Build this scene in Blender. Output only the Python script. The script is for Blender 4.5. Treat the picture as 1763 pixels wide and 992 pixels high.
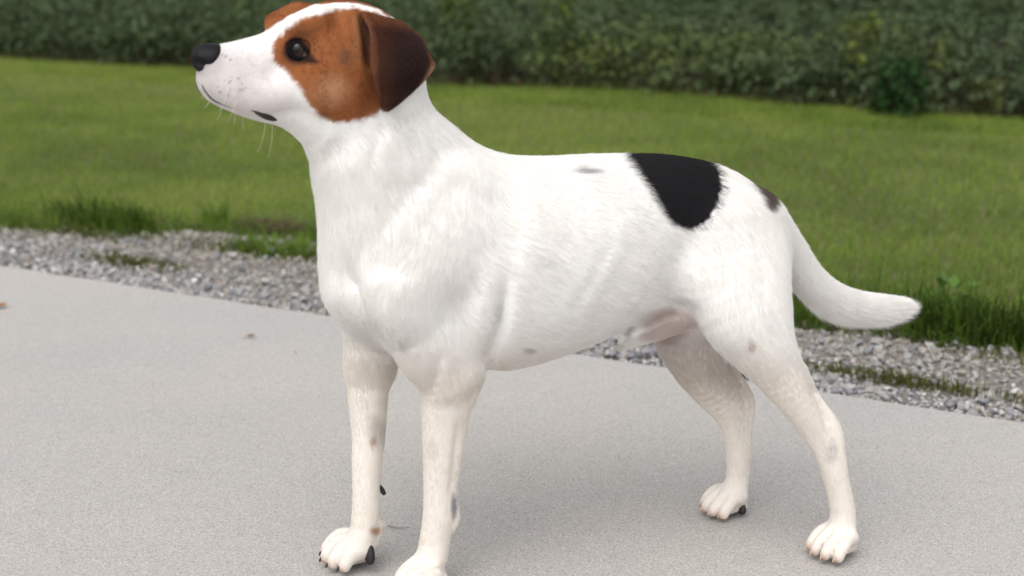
import bpy, bmesh, math, random
import numpy as np
from mathutils import Vector, Matrix

for o in list(bpy.data.objects):
    bpy.data.objects.remove(o, do_unlink=True)
scene = bpy.context.scene
col = scene.collection
RNG = np.random.default_rng(7)
random.seed(7)

# ------------------------------------------------------------------ camera
FPX, CAM_H, TILT = 2600.0, 0.68, math.atan(646 / 2600)      # focal length in photo pixels, lens height (m), downward tilt
cam_d = bpy.data.cameras.new('camera')
cam = bpy.data.objects.new('camera', cam_d)
col.objects.link(cam)
cam.location = (0, 0, CAM_H)
cam.rotation_euler = (math.pi / 2 - TILT, 0, 0)
cam_d.sensor_width = 36
cam_d.lens = FPX / 1763 * 36
cam_d.clip_start, cam_d.clip_end = 0.05, 1000
cam_d.dof.use_dof = True
cam_d.dof.focus_distance = 1.63
cam_d.dof.aperture_fstop = 5.0
scene.camera = cam

# ------------------------------------------------------------------ sky, sun, exposure
SUN_EL, SUN_AZ = math.radians(56), math.radians(-160)          # azimuth measured from +Y (away from camera) towards +X
world = bpy.data.worlds.new('World')
scene.world = world
world.use_nodes = True
wn = world.node_tree
wn.nodes.clear()
sky = wn.nodes.new('ShaderNodeTexSky')
sky.sky_type = 'NISHITA'
sky.sun_disc = False
sky.sun_elevation = SUN_EL
sky.sun_rotation = SUN_AZ
sky.dust_density = 3.0
hsv = wn.nodes.new('ShaderNodeHueSaturation')                # an overcast sky: the blue mostly veiled by cloud
hsv.inputs['Saturation'].default_value = 0.15
bg = wn.nodes.new('ShaderNodeBackground')
bg.inputs['Strength'].default_value = 0.13
wo = wn.nodes.new('ShaderNodeOutputWorld')
wn.links.new(sky.outputs[0], hsv.inputs['Color'])
wn.links.new(hsv.outputs[0], bg.inputs['Color'])
wn.links.new(bg.outputs[0], wo.inputs['Surface'])
sun_d = bpy.data.lights.new('sun', 'SUN')
sun_d.energy = 0.85
sun_d.angle = math.radians(60)
sun_d.color = (1.0, 0.97, 0.93)
sun = bpy.data.objects.new('sun', sun_d)
col.objects.link(sun)
sun_dir = Vector((math.sin(SUN_AZ) * math.cos(SUN_EL), math.cos(SUN_AZ) * math.cos(SUN_EL), math.sin(SUN_EL)))
sun.rotation_euler = sun_dir.to_track_quat('Z', 'Y').to_euler()
sun.location = sun_dir * 5
scene.view_settings.view_transform = 'Standard'
scene.view_settings.look = 'None'
scene.view_settings.gamma = 1.0
scene.view_settings.exposure = 0.58
scene.view_settings.use_curve_mapping = False
scene.render.engine = 'CYCLES'
scene.cycles.use_denoising = True
scene.cycles.max_bounces = 8

# ------------------------------------------------------------------ helpers
CAM = np.array([0, 0, CAM_H])
FWD = np.array([0, math.cos(TILT), -math.sin(TILT)])
UP = np.array([0, math.sin(TILT), math.cos(TILT)])
RIGHT = np.array([1.0, 0, 0])


def ray(px, py):
    return (px - 881.5) / FPX * RIGHT - (py - 496) / FPX * UP + FWD


def ground(px, py, z=0.0):
    d = ray(px, py)
    return CAM + d * ((z - CAM_H) / d[2])


def unit(v):
    v = np.asarray(v, float)
    return v / (np.linalg.norm(v, axis=-1, keepdims=True) + 1e-12)


def tag(o, label=None, cat=None, group=None, kind=None):
    for k, v in (('label', label), ('category', cat), ('group', group), ('kind', kind)):
        if v:
            o[k] = v
    return o


def empty(name, loc):
    o = bpy.data.objects.new(name, None)
    o.empty_display_size = 0.05
    o.location = loc
    col.objects.link(o)
    return o


def mesh_np(name, V, faces, mat=None, smooth=True, attrs=None):
    """faces: list of (n,k) int arrays; attrs: {name: per-vertex (n,3) colour}"""
    me = bpy.data.meshes.new(name)
    V = np.asarray(V, np.float32)
    me.vertices.add(len(V))
    me.vertices.foreach_set('co', V.ravel())
    faces = [np.asarray(f, np.int32) for f in faces if len(f)]
    loops = np.concatenate([f.ravel() for f in faces])
    tot = np.concatenate([np.full(len(f), f.shape[1], np.int32) for f in faces])
    start = np.concatenate([[0], np.cumsum(tot)[:-1]]).astype(np.int32)
    me.loops.add(len(loops))
    me.loops.foreach_set('vertex_index', loops)
    me.polygons.add(len(tot))
    me.polygons.foreach_set('loop_start', start)
    me.polygons.foreach_set('loop_total', tot)
    me.polygons.foreach_set('use_smooth', np.full(len(tot), smooth, bool))
    me.update(calc_edges=True)
    me.validate()
    for k, a in (attrs or {}).items():
        a = np.asarray(a, np.float32)
        if a.ndim == 1:
            at = me.attributes.new(k, 'FLOAT', 'POINT')
            at.data.foreach_set('value', a)
        elif k.endswith('_dir'):
            at = me.attributes.new(k, 'FLOAT_VECTOR', 'POINT')
            at.data.foreach_set('vector', a.ravel())
        else:
            at = me.attributes.new(k, 'FLOAT_COLOR', 'POINT')
            at.data.foreach_set('color', np.concatenate([a, np.ones((len(a), 1), np.float32)], 1).ravel())
    if mat:
        me.materials.append(mat)
    return me


def link(name, me, parent=None, loc=None):
    o = bpy.data.objects.new(name, me)
    col.objects.link(o)
    if parent is not None:
        o.parent = parent
        o.matrix_parent_inverse = Matrix.Identity(4)
        o.location = -Vector(parent_world(parent)) if loc is None else Vector(loc) - Vector(parent_world(parent))
    elif loc is not None:
        o.location = loc
    return o


def parent_world(p):
    v = Vector((0, 0, 0))
    while p is not None:
        v += Vector(p.location)
        p = p.parent
    return v


class Mat:
    def __init__(s, name):
        s.m = bpy.data.materials.new(name)
        s.m.use_nodes = True
        s.t = s.m.node_tree
        s.b = s.t.nodes['Principled BSDF']

    def n(s, kind, **kw):
        nd = s.t.nodes.new(kind)
        for k, v in kw.items():
            if hasattr(nd, k):
                setattr(nd, k, v)
            else:
                nd.inputs[k.replace('_', ' ')].default_value = v
        return nd

    def l(s, a, b):
        s.t.links.new(a, b)

    def ramp(s, fac, stops):
        r = s.n('ShaderNodeValToRGB')
        e = r.color_ramp.elements
        while len(e) < len(stops):
            e.new(0.5)
        for el, (p, c) in zip(e, stops):
            el.position = p
            el.color = (*c, 1) if len(c) == 3 else c
        s.l(fac, r.inputs['Fac'])
        return r.outputs['Color']

    def mix(s, fac, a, b, mode='MIX'):
        m = s.n('ShaderNodeMix', data_type='RGBA', blend_type=mode)
        for sock, v in ((m.inputs[0], fac), (m.inputs[6], a), (m.inputs[7], b)):
            if hasattr(v, 'links'):
                s.l(v, sock)
            else:
                sock.default_value = v if not isinstance(v, tuple) else (*v, 1)
        return m.outputs[2]

    def noise(s, scale, detail=3, rough=0.5, vec=None):
        nz = s.n('ShaderNodeTexNoise', Scale=scale, Detail=detail, Roughness=rough)
        if vec is None:
            vec = s.obj()
        s.l(vec, nz.inputs['Vector'])
        return nz.outputs['Fac']

    def obj(s):
        if not hasattr(s, '_o'):
            s._o = s.n('ShaderNodeTexCoord').outputs['Object']
        return s._o

    def bump(s, h, strength, dist):
        b = s.n('ShaderNodeBump', Strength=strength, Distance=dist)
        s.l(h, b.inputs['Height'])
        s.l(b.outputs[0], s.b.inputs['Normal'])


def sstep(a, b, x):
    t = np.clip((x - a) / (b - a), 0, 1)
    return t * t * (3 - 2 * t)


def vnoise(P, scale, seed=0):
    """smooth value noise in -1..1"""
    Q = np.asarray(P, np.float64) * scale + seed * 17.31
    i = np.floor(Q).astype(np.int64)
    f = Q - i
    f = f * f * (3 - 2 * f)

    def hsh(a):
        n = a[:, 0] * 73856093 ^ a[:, 1] * 19349663 ^ a[:, 2] * 83492791 ^ (seed * 2654435)
        n = (n ^ (n >> 13)) * 1274126177 & 0x7fffffff
        return (n % 65521) / 65521.0
    r = 0
    for dx in (0, 1):
        for dy in (0, 1):
            for dz in (0, 1):
                w = (f[:, 0] if dx else 1 - f[:, 0]) * (f[:, 1] if dy else 1 - f[:, 1]) * (f[:, 2] if dz else 1 - f[:, 2])
                r = r + w * hsh(i + [dx, dy, dz])
    return r * 2 - 1

# ------------------------------------------------------------------ the ground, in strips parallel to the slab's edge
EA, EB = ground(0, 455), ground(1763, 725)
ED = unit(EB - EA)                       # along the slab edge, from far left to near right
EN = np.array([-ED[1], ED[0], 0])        # across it, away from the camera
if EN[1] < 0:
    EN = -EN
strip = lambda px, py: float((ground(px, py) - EA) @ EN)
B_LAWN = (strip(0, 402) + strip(1763, 606)) / 2
B_FIELD = (strip(0, 106) + strip(1763, 222)) / 2
A0 = float((ground(881, 590) - EA) @ ED)  # a point along the edge roughly behind the dog


def ab(a, b, z=0.0):
    a, b = np.broadcast_arrays(np.asarray(a, float), np.asarray(b, float))
    P = EA + (A0 + a)[..., None] * ED + b[..., None] * EN
    P[..., 2] = z
    return P


LE = [ground(x, y) - EA for x, y in ((0, 398), (300, 405), (560, 424), (950, 490), (1400, 552), (1763, 603))]
LE_A, LE_B = [float(p @ ED) - A0 for p in LE], [float(p @ EN) for p in LE]


def edge_wave(a):
    return np.interp(a, LE_A, LE_B) - B_LAWN + .010 * np.sin(a * 5.7 + 2) + .008 * np.sin(a * 13 + 1) + .006 * np.sin(a * 29)


def grid(name, a, b, zf, mat, kind='structure'):
    A, Bm = np.meshgrid(a, b, indexing='ij')
    P = ab(A, Bm)
    P[..., 2] = zf(A, Bm)
    n, m = A.shape
    i = np.arange(n * m).reshape(n, m)
    q = np.stack([i[:-1, :-1], i[1:, :-1], i[1:, 1:], i[:-1, 1:]], -1).reshape(-1, 4)
    me = mesh_np(name, P.reshape(-1, 3), [q], mat)
    if me.polygons[0].normal.z < 0:
        me.flip_normals()
    return tag(link(name, me), kind=kind)


soil = Mat('soil')
soil.l(soil.ramp(soil.noise(6, 6, .7), [(.3, (.030, .024, .016)), (.7, (.075, .058, .036))]), soil.b.inputs['Base Color'])
soil.b.inputs['Roughness'].default_value = .95
soil.bump(soil.noise(60, 5, .7), .6, .01)
grid('ground', np.linspace(-450, 450, 31), np.linspace(-450, 450, 31), lambda a, b: 0 * a - .09, soil.m)

# concrete slab: pale fine-grained surface, sand worn out of the paste in tiny pits
con = Mat('concrete')
o = con.obj()
mott = con.ramp(con.noise(2.3, 5, .6), [(.3, (.392, .372, .350)), (.7, (.455, .434, .410))])
gv = con.n('ShaderNodeTexVoronoi', Scale=850.0)
con.l(o, gv.inputs['Vector'])
sepc = con.n('ShaderNodeSeparateColor')
con.l(gv.outputs['Color'], sepc.inputs[0])
fine = sepc.outputs[0]
c1 = con.mix(.72, mott, con.ramp(fine, [(.0, (.20, .19, .18)), (.14, (.37, .355, .338)), (.5, (.435, .418, .400)), (.86, (.49, .472, .452)), (1, (.72, .70, .68))]))
pit_v = con.n('ShaderNodeTexVoronoi', Scale=170.0)
con.l(o, pit_v.inputs['Vector'])
pits = con.ramp(pit_v.outputs['Distance'], [(.09, (1, 1, 1)), (.20, (0, 0, 0))])
patchy = con.ramp(con.noise(30, 3, .6), [(.42, (0, 0, 0)), (.62, (1, 1, 1))])
pm = con.mix(1.0, pits, patchy, 'MULTIPLY')
c2 = con.mix(pm, c1, (.13, .12, .112))
st = con.ramp(con.noise(.9, 4, .65), [(.35, (.93, .93, .94)), (.65, (1.04, 1.02, 1.0))])
c3 = con.mix(1.0, c2, st, 'MULTIPLY')
con.l(c3, con.b.inputs['Base Color'])
con.b.inputs['Roughness'].default_value = .88
con.b.inputs['Specular IOR Level'].default_value = .2

bm = bmesh.new()
bot = -.088
prof = [(-7.0, 0), (-.010, 0), (-.004, -.0015), (0, -.007), (0, bot)]
avs = np.linspace(-9, 9, 181)
P = np.zeros((len(avs), len(prof), 3))
for j, (b, z) in enumerate(prof):
    nick = (.0025 * np.sin(avs * 31) * np.sin(avs * 7.3) + .002 * np.sin(avs * 90)) if j else 0
    P[:, j] = ab(avs, b + nick, z)
i = np.arange(P.shape[0] * P.shape[1]).reshape(P.shape[:2])
q = np.stack([i[:-1, :-1], i[1:, :-1], i[1:, 1:], i[:-1, 1:]], -1).reshape(-1, 4)
me = mesh_np('concrete_slab', P.reshape(-1, 3), [q], con.m, smooth=False)
if me.polygons[0].normal.z < 0:
    me.flip_normals()
tag(link('concrete_slab', me), kind='structure')

# gravel bed and its crushed limestone
bedm = Mat('gravel_fines')
bedm.l(bedm.ramp(bedm.noise(140, 5, .7), [(.3, (.10, .088, .070)), (.55, (.25, .23, .20)), (.75, (.40, .38, .35))]), bedm.b.inputs['Base Color'])
bedm.b.inputs['Roughness'].default_value = .95
bedm.bump(bedm.noise(160, 4, .7), .8, .006)
av = np.linspace(-7, 7, 281)
bed_z = lambda a, b: -.026 + .010 * np.sin(b * 9 + a * .7) * .5 + .006 * np.sin(a * 4.1 + b * 11) + .020 * sstep(.10, B_LAWN, b)
bed = grid('gravel_bed', av, np.linspace(.0, B_LAWN + .30, 20), bed_z, bedm.m)


def stone_shape(seed):
    r = np.random.default_rng(seed)
    n = r.integers(11, 16)
    X = unit(r.normal(size=(n, 3))) * r.uniform(.75, 1.0, (n, 1)) * np.array([1, r.uniform(.65, .95), r.uniform(.45, .75)])
    bm = bmesh.new()
    for x in X:
        bm.verts.new(x)
    res = bmesh.ops.convex_hull(bm, input=bm.verts[:])
    loose = [v for v in bm.verts if not v.link_faces]
    bmesh.ops.delete(bm, geom=loose, context='VERTS')
    bm.verts.index_update()
    VV = np.array([v.co[:] for v in bm.verts])
    TT = np.array([[v.index for v in f.verts] for f in bm.faces])
    bm.free()
    return VV, TT


SH = [stone_shape(100 + k) for k in range(14)]


def stone_mat(name, use_attr):
    m = Mat(name)
    if use_attr:
        fac = m.n('ShaderNodeAttribute', attribute_name='tint').outputs['Color']
    else:
        fac = m.n('ShaderNodeObjectInfo').outputs['Random']
        fac = m.ramp(fac, [(0, (.20, .205, .22)), (.25, (.33, .33, .345)), (.45, (.40, .385, .36)), (.6, (.27, .275, .30)), (.75, (.46, .45, .435)), (.87, (.35, .30, .255)), (1, (.54, .53, .525))])
    g = m.ramp(m.noise(3.0 if not use_attr else 180, 4, .65), [(.3, (.72, .71, .70)), (.7, (1.12, 1.12, 1.12))])
    m.l(m.mix(1.0, fac, g, 'MULTIPLY'), m.b.inputs['Base Color'])
    m.b.inputs['Roughness'].default_value = .85
    m.bump(m.noise(5 if not use_attr else 400, 3, .6), .3, .05 if not use_attr else .001)
    return m.m


PAL = np.array([(.22, .225, .24), (.36, .36, .37), (.44, .42, .39), (.30, .30, .33), (.55, .53, .51), (.40, .34, .29), (.66, .65, .64), (.36, .35, .34), (.42, .42, .43)])
n = 30000
sa = np.concatenate([RNG.uniform(-1.9, 1.7, int(n * .72)), RNG.uniform(-6.5, 6.5, n - int(n * .72))])
sb = RNG.uniform(.004, B_LAWN + .16, n)
ss = np.clip(RNG.lognormal(math.log(.0054), .36, n), .0035, .018) * (1 - .12 * sstep(.10, B_LAWN, sb))
sp_ = ab(sa, sb)
sp_[:, 2] = bed_z(sa, sb) + ss * RNG.uniform(-.1, .9, n) + (sb < .09) * RNG.uniform(0, .006, n)
sb_ok = sb > ss * 1.05
lim = sb < B_LAWN + edge_wave(sa) + .03
keep = sb_ok & lim
sa, sb, ss, sp_ = sa[keep], sb[keep], ss[keep], sp_[keep]


def rot_mats(n):
    qd = unit(np.concatenate([RNG.normal(0, .22, (n, 2)), RNG.normal(size=(n, 2))], 1))
    x, y, z, w = qd.T
    return np.stack([np.stack([1 - 2 * (y * y + z * z), 2 * (x * y - z * w), 2 * (x * z + y * w)], 1), np.stack([2 * (x * y + z * w), 1 - 2 * (x * x + z * z), 2 * (y * z - x * w)], 1),
                     np.stack([2 * (x * z - y * w), 2 * (y * z + x * w), 1 - 2 * (x * x + y * y)], 1)], 1)


R3 = rot_mats(len(ss))
depth = (sp_ - CAM) @ FWD
pxs = 881.5 + FPX * ((sp_ - CAM) @ RIGHT) / depth
pys = 496 - FPX * ((sp_ - CAM) @ UP) / depth
seen = (pxs > -5) & (pxs < 1768) & ~((pxs > 560) & (pxs < 1010)) & ~((pxs > 1130) & (pxs < 1395) & (pys < 700))
rank = np.where(seen, ss / depth, 0)
big = np.argsort(-rank)[:290]
isbig = np.zeros(len(ss), bool)
isbig[big] = True
stone_m = stone_mat('limestone', False)
stone_me = []
for VV, TT in SH:
    stone_me.append(mesh_np('stone', VV, [TT], stone_m, smooth=False))
bw = parent_world(bed)
for q in big:
    o = bpy.data.objects.new('stone', stone_me[int(q) % len(SH)])
    col.objects.link(o)
    o.parent = bed
    M = Matrix([list(r) for r in R3[q] * ss[q]]).to_4x4()
    M.translation = Vector(sp_[q]) - bw
    o.matrix_local = M
rest = np.flatnonzero(~isbig)
VS, TS, CS, base = [], [], [], 0
for k, (VV, TT) in enumerate(SH):
    ids = rest[rest % len(SH) == k]
    W = np.einsum('nij,vj->nvi', R3[ids] * ss[ids][:, None, None], VV) + sp_[ids][:, None, :]
    VS.append(W.reshape(-1, 3))
    TS.append((TT[None] + (base + np.arange(len(ids)) * len(VV))[:, None, None]).reshape(-1, 3))
    base += len(ids) * len(VV)
    c = PAL[RNG.integers(0, len(PAL), len(ids))] * RNG.uniform(.75, 1.15, (len(ids), 1))
    dusty = sstep(.12, B_LAWN, sb[ids])[:, None] * .55
    c = c * (1 - dusty) + np.array([.34, .30, .25]) * dusty * RNG.uniform(.7, 1.2, (len(ids), 1))
    CS.append(np.repeat(c, len(VV), 0))
tag(link('gravel', mesh_np('gravel', np.concatenate(VS), [np.concatenate(TS)], stone_mat('small_limestone', True), smooth=False, attrs={'tint': np.concatenate(CS)})), kind='stuff')

# ---- leaves of grass
leaf_m = Mat('grass_blade')
at_ = leaf_m.n('ShaderNodeAttribute', attribute_name='tint')
leaf_m.l(at_.outputs['Color'], leaf_m.b.inputs['Base Color'])
leaf_m.b.inputs['Roughness'].default_value = .55
leaf_m.b.inputs['Specular IOR Level'].default_value = .25
tl = leaf_m.n('ShaderNodeBsdfTranslucent')
leaf_m.l(at_.outputs['Color'], tl.inputs['Color'])
mx = leaf_m.n('ShaderNodeMixShader', Fac=.5)
leaf_m.l(leaf_m.b.outputs[0], mx.inputs[1])
leaf_m.l(tl.outputs[0], mx.inputs[2])
leaf_m.l(mx.outputs[0], leaf_m.t.nodes['Material Output'].inputs['Surface'])


def blades(P, length, width, lean, az, tint, curl=.5):
    """bent tapering blades: 5 vertices, a quad pair and a tip"""
    n = len(P)
    d = np.stack([np.cos(az), np.sin(az), 0 * az], 1)
    sd = np.stack([-np.sin(az + RNG.normal(0, .5, n)), np.cos(az + RNG.normal(0, .5, n)), 0 * az], 1)
    up = np.array([0, 0, 1.0])
    L = length[:, None]
    m = P + L * .55 * (up * np.cos(lean * .6)[:, None] + d * np.sin(lean * .6)[:, None])
    t = m + L * .45 * (up * np.cos(lean * (1 + curl))[:, None] + d * np.sin(lean * (1 + curl))[:, None])
    w = width[:, None] * .5
    VV = np.stack([P - sd * w, P + sd * w, m + sd * w * .8, m - sd * w * .8, t], 1).reshape(-1, 3)
    k = np.arange(n)[:, None] * 5
    return VV, k + np.array([[0, 1, 2, 3]]), k + np.array([[3, 2, 4]]), np.repeat(tint, 5, 0)


def grass_mesh(name, parts):
    VS, QS, TS, CS, b = [], [], [], [], 0
    for VV, q, t, c in parts:
        VS.append(VV)
        QS.append(q + b)
        TS.append(t + b)
        CS.append(c)
        b += len(VV)
    return mesh_np(name, np.concatenate(VS), [np.concatenate(QS), np.concatenate(TS)], leaf_m.m, attrs={'tint': np.concatenate(CS)})


def lawn_z(a, b):
    e = b - B_LAWN - edge_wave(a)
    return -.055 + .059 * sstep(-.05, .10, e) + .012 * np.sin(a * 1.3 + b * .8) + .008 * np.sin(a * 3.1 - b * 2.3)


lawn_m = Mat('lawn_thatch')
lawn_m.l(lawn_m.ramp(lawn_m.noise(45, 4, .7), [(.35, (.070, .085, .022)), (.6, (.125, .140, .042)), (.8, (.20, .17, .08))]), lawn_m.b.inputs['Base Color'])
lawn_m.b.inputs['Roughness'].default_value = 1
lawn_m.bump(lawn_m.noise(90, 3, .7), .8, .01)
grid('lawn', np.linspace(-12, 12, 241), np.linspace(B_LAWN - .15, B_FIELD + .5, 90), lawn_z, lawn_m.m)


def lawn_tint(P, n):
    g = np.array([.245, .355, .055])
    y = np.array([.400, .420, .120])
    dk = np.array([.150, .225, .040])
    v = vnoise(P, 1.7, 41) * .8 + vnoise(P, 6, 42) * .6 + RNG.normal(0, .40, n)
    c = np.where((v > 0)[:, None], g + (y - g) * np.clip(v, 0, 1)[:, None] * .75, g + (dk - g) * np.clip(-v, 0, 1)[:, None])
    dry = RNG.random(n) < .06 + .05 * np.clip(vnoise(P, 3, 43), 0, 1)
    c[dry] = np.array([.36, .29, .16]) * RNG.uniform(.7, 1.1, (dry.sum(), 1))
    return c


parts = []
for n, lo, hi, sc in ((150000, -.12, 1.1, 1.0), (130000, 1.1, 2.4, 1.25), (110000, 2.4, B_FIELD - B_LAWN + .10, 1.6)):
    b = B_LAWN + RNG.uniform(lo, hi, n)
    a = RNG.uniform(-1, 1, n) * (2.6 + 1.1 * (b - B_LAWN)) - .25 * (b - B_LAWN)
    P = ab(a, b)
    P[:, 2] = lawn_z(a, b) - .003
    ok = b > B_LAWN + edge_wave(a) + .01
    a, b, P = a[ok], b[ok], P[ok]
    k = len(P)
    parts.append(blades(P, RNG.uniform(.014, .032, k) * (1 + .15 * vnoise(P, 4, 44)) * sc ** .4, RNG.uniform(.0014, .0026, k) * sc, np.abs(RNG.normal(.5, .35, k)), RNG.uniform(0, 2 * math.pi, k), lawn_tint(P, k)))
# the unmown fringe leaning out over the gravel, with dead thatch under it
n = 36000
a = RNG.uniform(-4.5, 4.5, n)
e = np.abs(RNG.normal(0, .055, n))
b = B_LAWN + edge_wave(a) + e - .012
P = ab(a, b)
P[:, 2] = lawn_z(a, b) - .004
clumps = np.clip(vnoise(np.stack([a * 1.0, 0 * a, 0 * a], 1), 2.3, 45) * .6 + vnoise(np.stack([a, 0 * a, 0 * a], 1), 9, 46) * .6, -.6, 1)
ln = RNG.uniform(.035, .095, n) * (1.0 + .55 * clumps)
outw = math.atan2(-EN[1], -EN[0])
c = lawn_tint(P, n) * np.array([.72, .82, .8])
dead = RNG.random(n) < .40
c[dead] = np.array([.17, .125, .070]) * RNG.uniform(.4, 1.1, (dead.sum(), 1))
ln[dead] *= .6
parts.append(blades(P, ln, RNG.uniform(.002, .0042, n), np.abs(RNG.normal(.55, .35, n)) + .4 * dead, outw + RNG.normal(0, 1.0, n), c, .7))
# thin sprigs in the gravel
for a0, b0, ra, rb, n in ((-.98, .18, .13, .022, 500), (.60, .15, .17, .020, 650), (1.05, .17, .10, .018, 250), (-1.6, .19, .2, .02, 350), (-1.35, .30, .35, .03, 900), (-.75, .33, .25, .04, 900), (-1.9, .26, .3, .03, 500), (.95, .30, .30, .03, 500)):
    a, b = a0 + RNG.normal(0, ra * .5, n), b0 + RNG.normal(0, rb * .6, n)
    P = ab(a, b)
    P[:, 2] = bed_z(a, b) + .004
    parts.append(blades(P, RNG.uniform(.010, .022, n), RNG.uniform(.0016, .003, n), np.abs(RNG.normal(.7, .4, n)), RNG.uniform(0, 6.28, n), np.array([.13, .145, .035]) * RNG.uniform(.6, 1.2, (n, 1))))
tag(link('grass', grass_mesh('grass', parts)), kind='stuff')


# ---- clumps and weeds that stand out by themselves
def at_px(px, py, z=0.0):
    return ground(px, py, z)


def tuft(name, label, px, py, n, rad, l0, l1, lean, tint, z=-.012, cat='grass', width=(.002, .004), toward=None, sq=1.0):
    base = at_px(px, py, z)
    an = RNG.uniform(0, 2 * math.pi, n)
    r = rad * np.sqrt(RNG.random(n))
    P = ED * (np.cos(an) * r)[:, None] + EN * (np.sin(an) * r * sq)[:, None]
    az = (an if toward is None else toward) + RNG.normal(0, .7, n)
    me_ = grass_mesh(name, [blades(P, RNG.uniform(l0, l1, n), RNG.uniform(*width, n), np.abs(RNG.normal(lean, .25, n)), az, np.array(tint) * RNG.uniform(.6, 1.25, (n, 1)), .8)])
    return tag(link(name, me_, loc=base), label, cat, 'grass clumps along the lawn edge' if cat == 'grass' else None)


tuft('grass_tuft', 'bright green grass tuft spreading over the gravel in front of the dog chest', 480, 446, 520, .095, .035, .090, 1.0, (.15, .25, .025), -.012, sq=.45)
tuft('grass_tuft', 'long arching blades of grass hanging over the gravel at the left lawn edge', 175, 392, 420, .16, .06, .125, .75, (.085, .155, .018), -.008, toward=outw, sq=.35)
tuft('grass_tuft', 'small tuft of upright grass rising from the lawn edge near the left border', 372, 392, 60, .03, .05, .095, .45, (.13, .23, .03), -.006, sq=.5)
tuft('grass_tuft', 'dark green long grass clump at the right lawn edge above the gravel', 1700, 590, 700, .15, .06, .12, .55, (.070, .120, .018), -.010, toward=outw, sq=.4)
tuft('dry_grass', 'brown dead grass matted at the lawn edge left of the dog chest', 470, 402, 420, .09, .03, .065, 1.0, (.20, .145, .095), -.008, cat='dry grass', sq=.4)


def leaf_blades(C, size, nrm_tilt, az, tint, ratio=.62):
    """pointed oval leaves folded along the midrib: 6 vertices, 4 triangles"""
    n = len(C)
    d = np.stack([np.cos(az) * np.cos(nrm_tilt), np.sin(az) * np.cos(nrm_tilt), np.sin(nrm_tilt)], 1)
    sd = np.stack([-np.sin(az), np.cos(az), 0 * az], 1) + RNG.normal(0, .25, (n, 3))
    sd = unit(sd - (sd * d).sum(1)[:, None] * d)
    up = np.cross(d, sd)
    L = size[:, None]
    w = L * ratio * .5
    VV = np.stack([C, C + d * L * .45 - up * L * .03, C + d * L - up * L * .12, C + d * L * .42 + sd * w + up * w * .25, C + d * L * .42 - sd * w + up * w * .25], 1).reshape(-1, 3)
    k = np.arange(n)[:, None] * 5
    T = np.concatenate([k + np.array([[0, 3, 1]]), k + np.array([[1, 3, 2]]), k + np.array([[0, 1, 4]]), k + np.array([[1, 2, 4]])])
    return VV, T, np.repeat(tint, 5, 0)


def leafy(name, C, size, tilt, az, tint, mat=None, stems=None):
    VV, T, c = leaf_blades(C, size, tilt, az, tint)
    return mesh_np(name, VV, [T], mat or bean_m.m, attrs={'tint': c}, smooth=False)


bean_m = Mat('bean_leaf')
at_ = bean_m.n('ShaderNodeAttribute', attribute_name='tint')
bean_m.l(at_.outputs['Color'], bean_m.b.inputs['Base Color'])
bean_m.b.inputs['Roughness'].default_value = .5
bean_m.b.inputs['Specular IOR Level'].default_value = .22
tl = bean_m.n('ShaderNodeBsdfTranslucent')
bean_m.l(at_.outputs['Color'], tl.inputs['Color'])
mx = bean_m.n('ShaderNodeMixShader', Fac=.22)
bean_m.l(bean_m.b.outputs[0], mx.inputs[1])
bean_m.l(tl.outputs[0], mx.inputs[2])
bean_m.l(mx.outputs[0], bean_m.t.nodes['Material Output'].inputs['Surface'])

# ---- the bean field
CANOPY = .265


def canopy_h(P):
    return CANOPY * (1 + .16 * vnoise(P, 1.3, 51) + .12 * vnoise(P, 3.5, 52))


def bean_tint(P, n, zrel):
    base = np.array([.050, .082, .028])
    lite = np.array([.095, .130, .060])
    yel = np.array([.150, .180, .030])
    v = np.clip(.35 + .35 * vnoise(P, 2.5, 53) + RNG.normal(0, .3, n), 0, 1)[:, None]
    c = base * (1 - v) + lite * v
    yy = (np.clip(vnoise(P, .9, 54) * 1.5 - .72, 0, 1) * np.clip(RNG.random(n) * 1.4, 0, 1))[:, None]
    c = c * (1 - yy) + yel * yy
    low = (zrel < .35) & (RNG.random(n) < .40)
    c[low] = np.array([.13, .075, .042]) * RNG.uniform(.5, 1.1, (low.sum(), 1))
    return c


VS, TS, CS, nb = [], [], [], 0


def add_leaves(C, size, tilt, az, tint):
    global nb
    VV, T, c = leaf_blades(C, size, tilt, az, tint)
    VS.append(VV)
    TS.append(T + nb)
    CS.append(c)
    nb += len(VV)


# whole plants in the first rows, canopy leaves behind them out to the horizon
n_pl = 1500
pb = B_FIELD + .08 + np.abs(RNG.uniform(0, 1, n_pl)) ** 1.4 * 1.5
pa = RNG.uniform(-5.5, 5.0, n_pl) - .2
pP = ab(pa, pb)
ph = canopy_h(pP) * RNG.uniform(.75, 1.15, n_pl) * (.70 + .30 * sstep(.0, .35, pb - B_FIELD))
nl = 62
idx = np.repeat(np.arange(n_pl), nl)
zr = np.clip(RNG.beta(1.9, 1.15, n_pl * nl), .05, 1)
azl = RNG.uniform(0, 2 * math.pi, n_pl * nl)
rr = RNG.uniform(.01, .085, n_pl * nl)
C = pP[idx] + np.stack([np.cos(azl) * rr, np.sin(azl) * rr, zr * ph[idx] - .02], 1)
add_leaves(C, RNG.uniform(.022, .040, len(C)), RNG.normal(-.25, .45, len(C)), azl + RNG.normal(0, .6, len(C)), bean_tint(C, len(C), zr))
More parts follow.
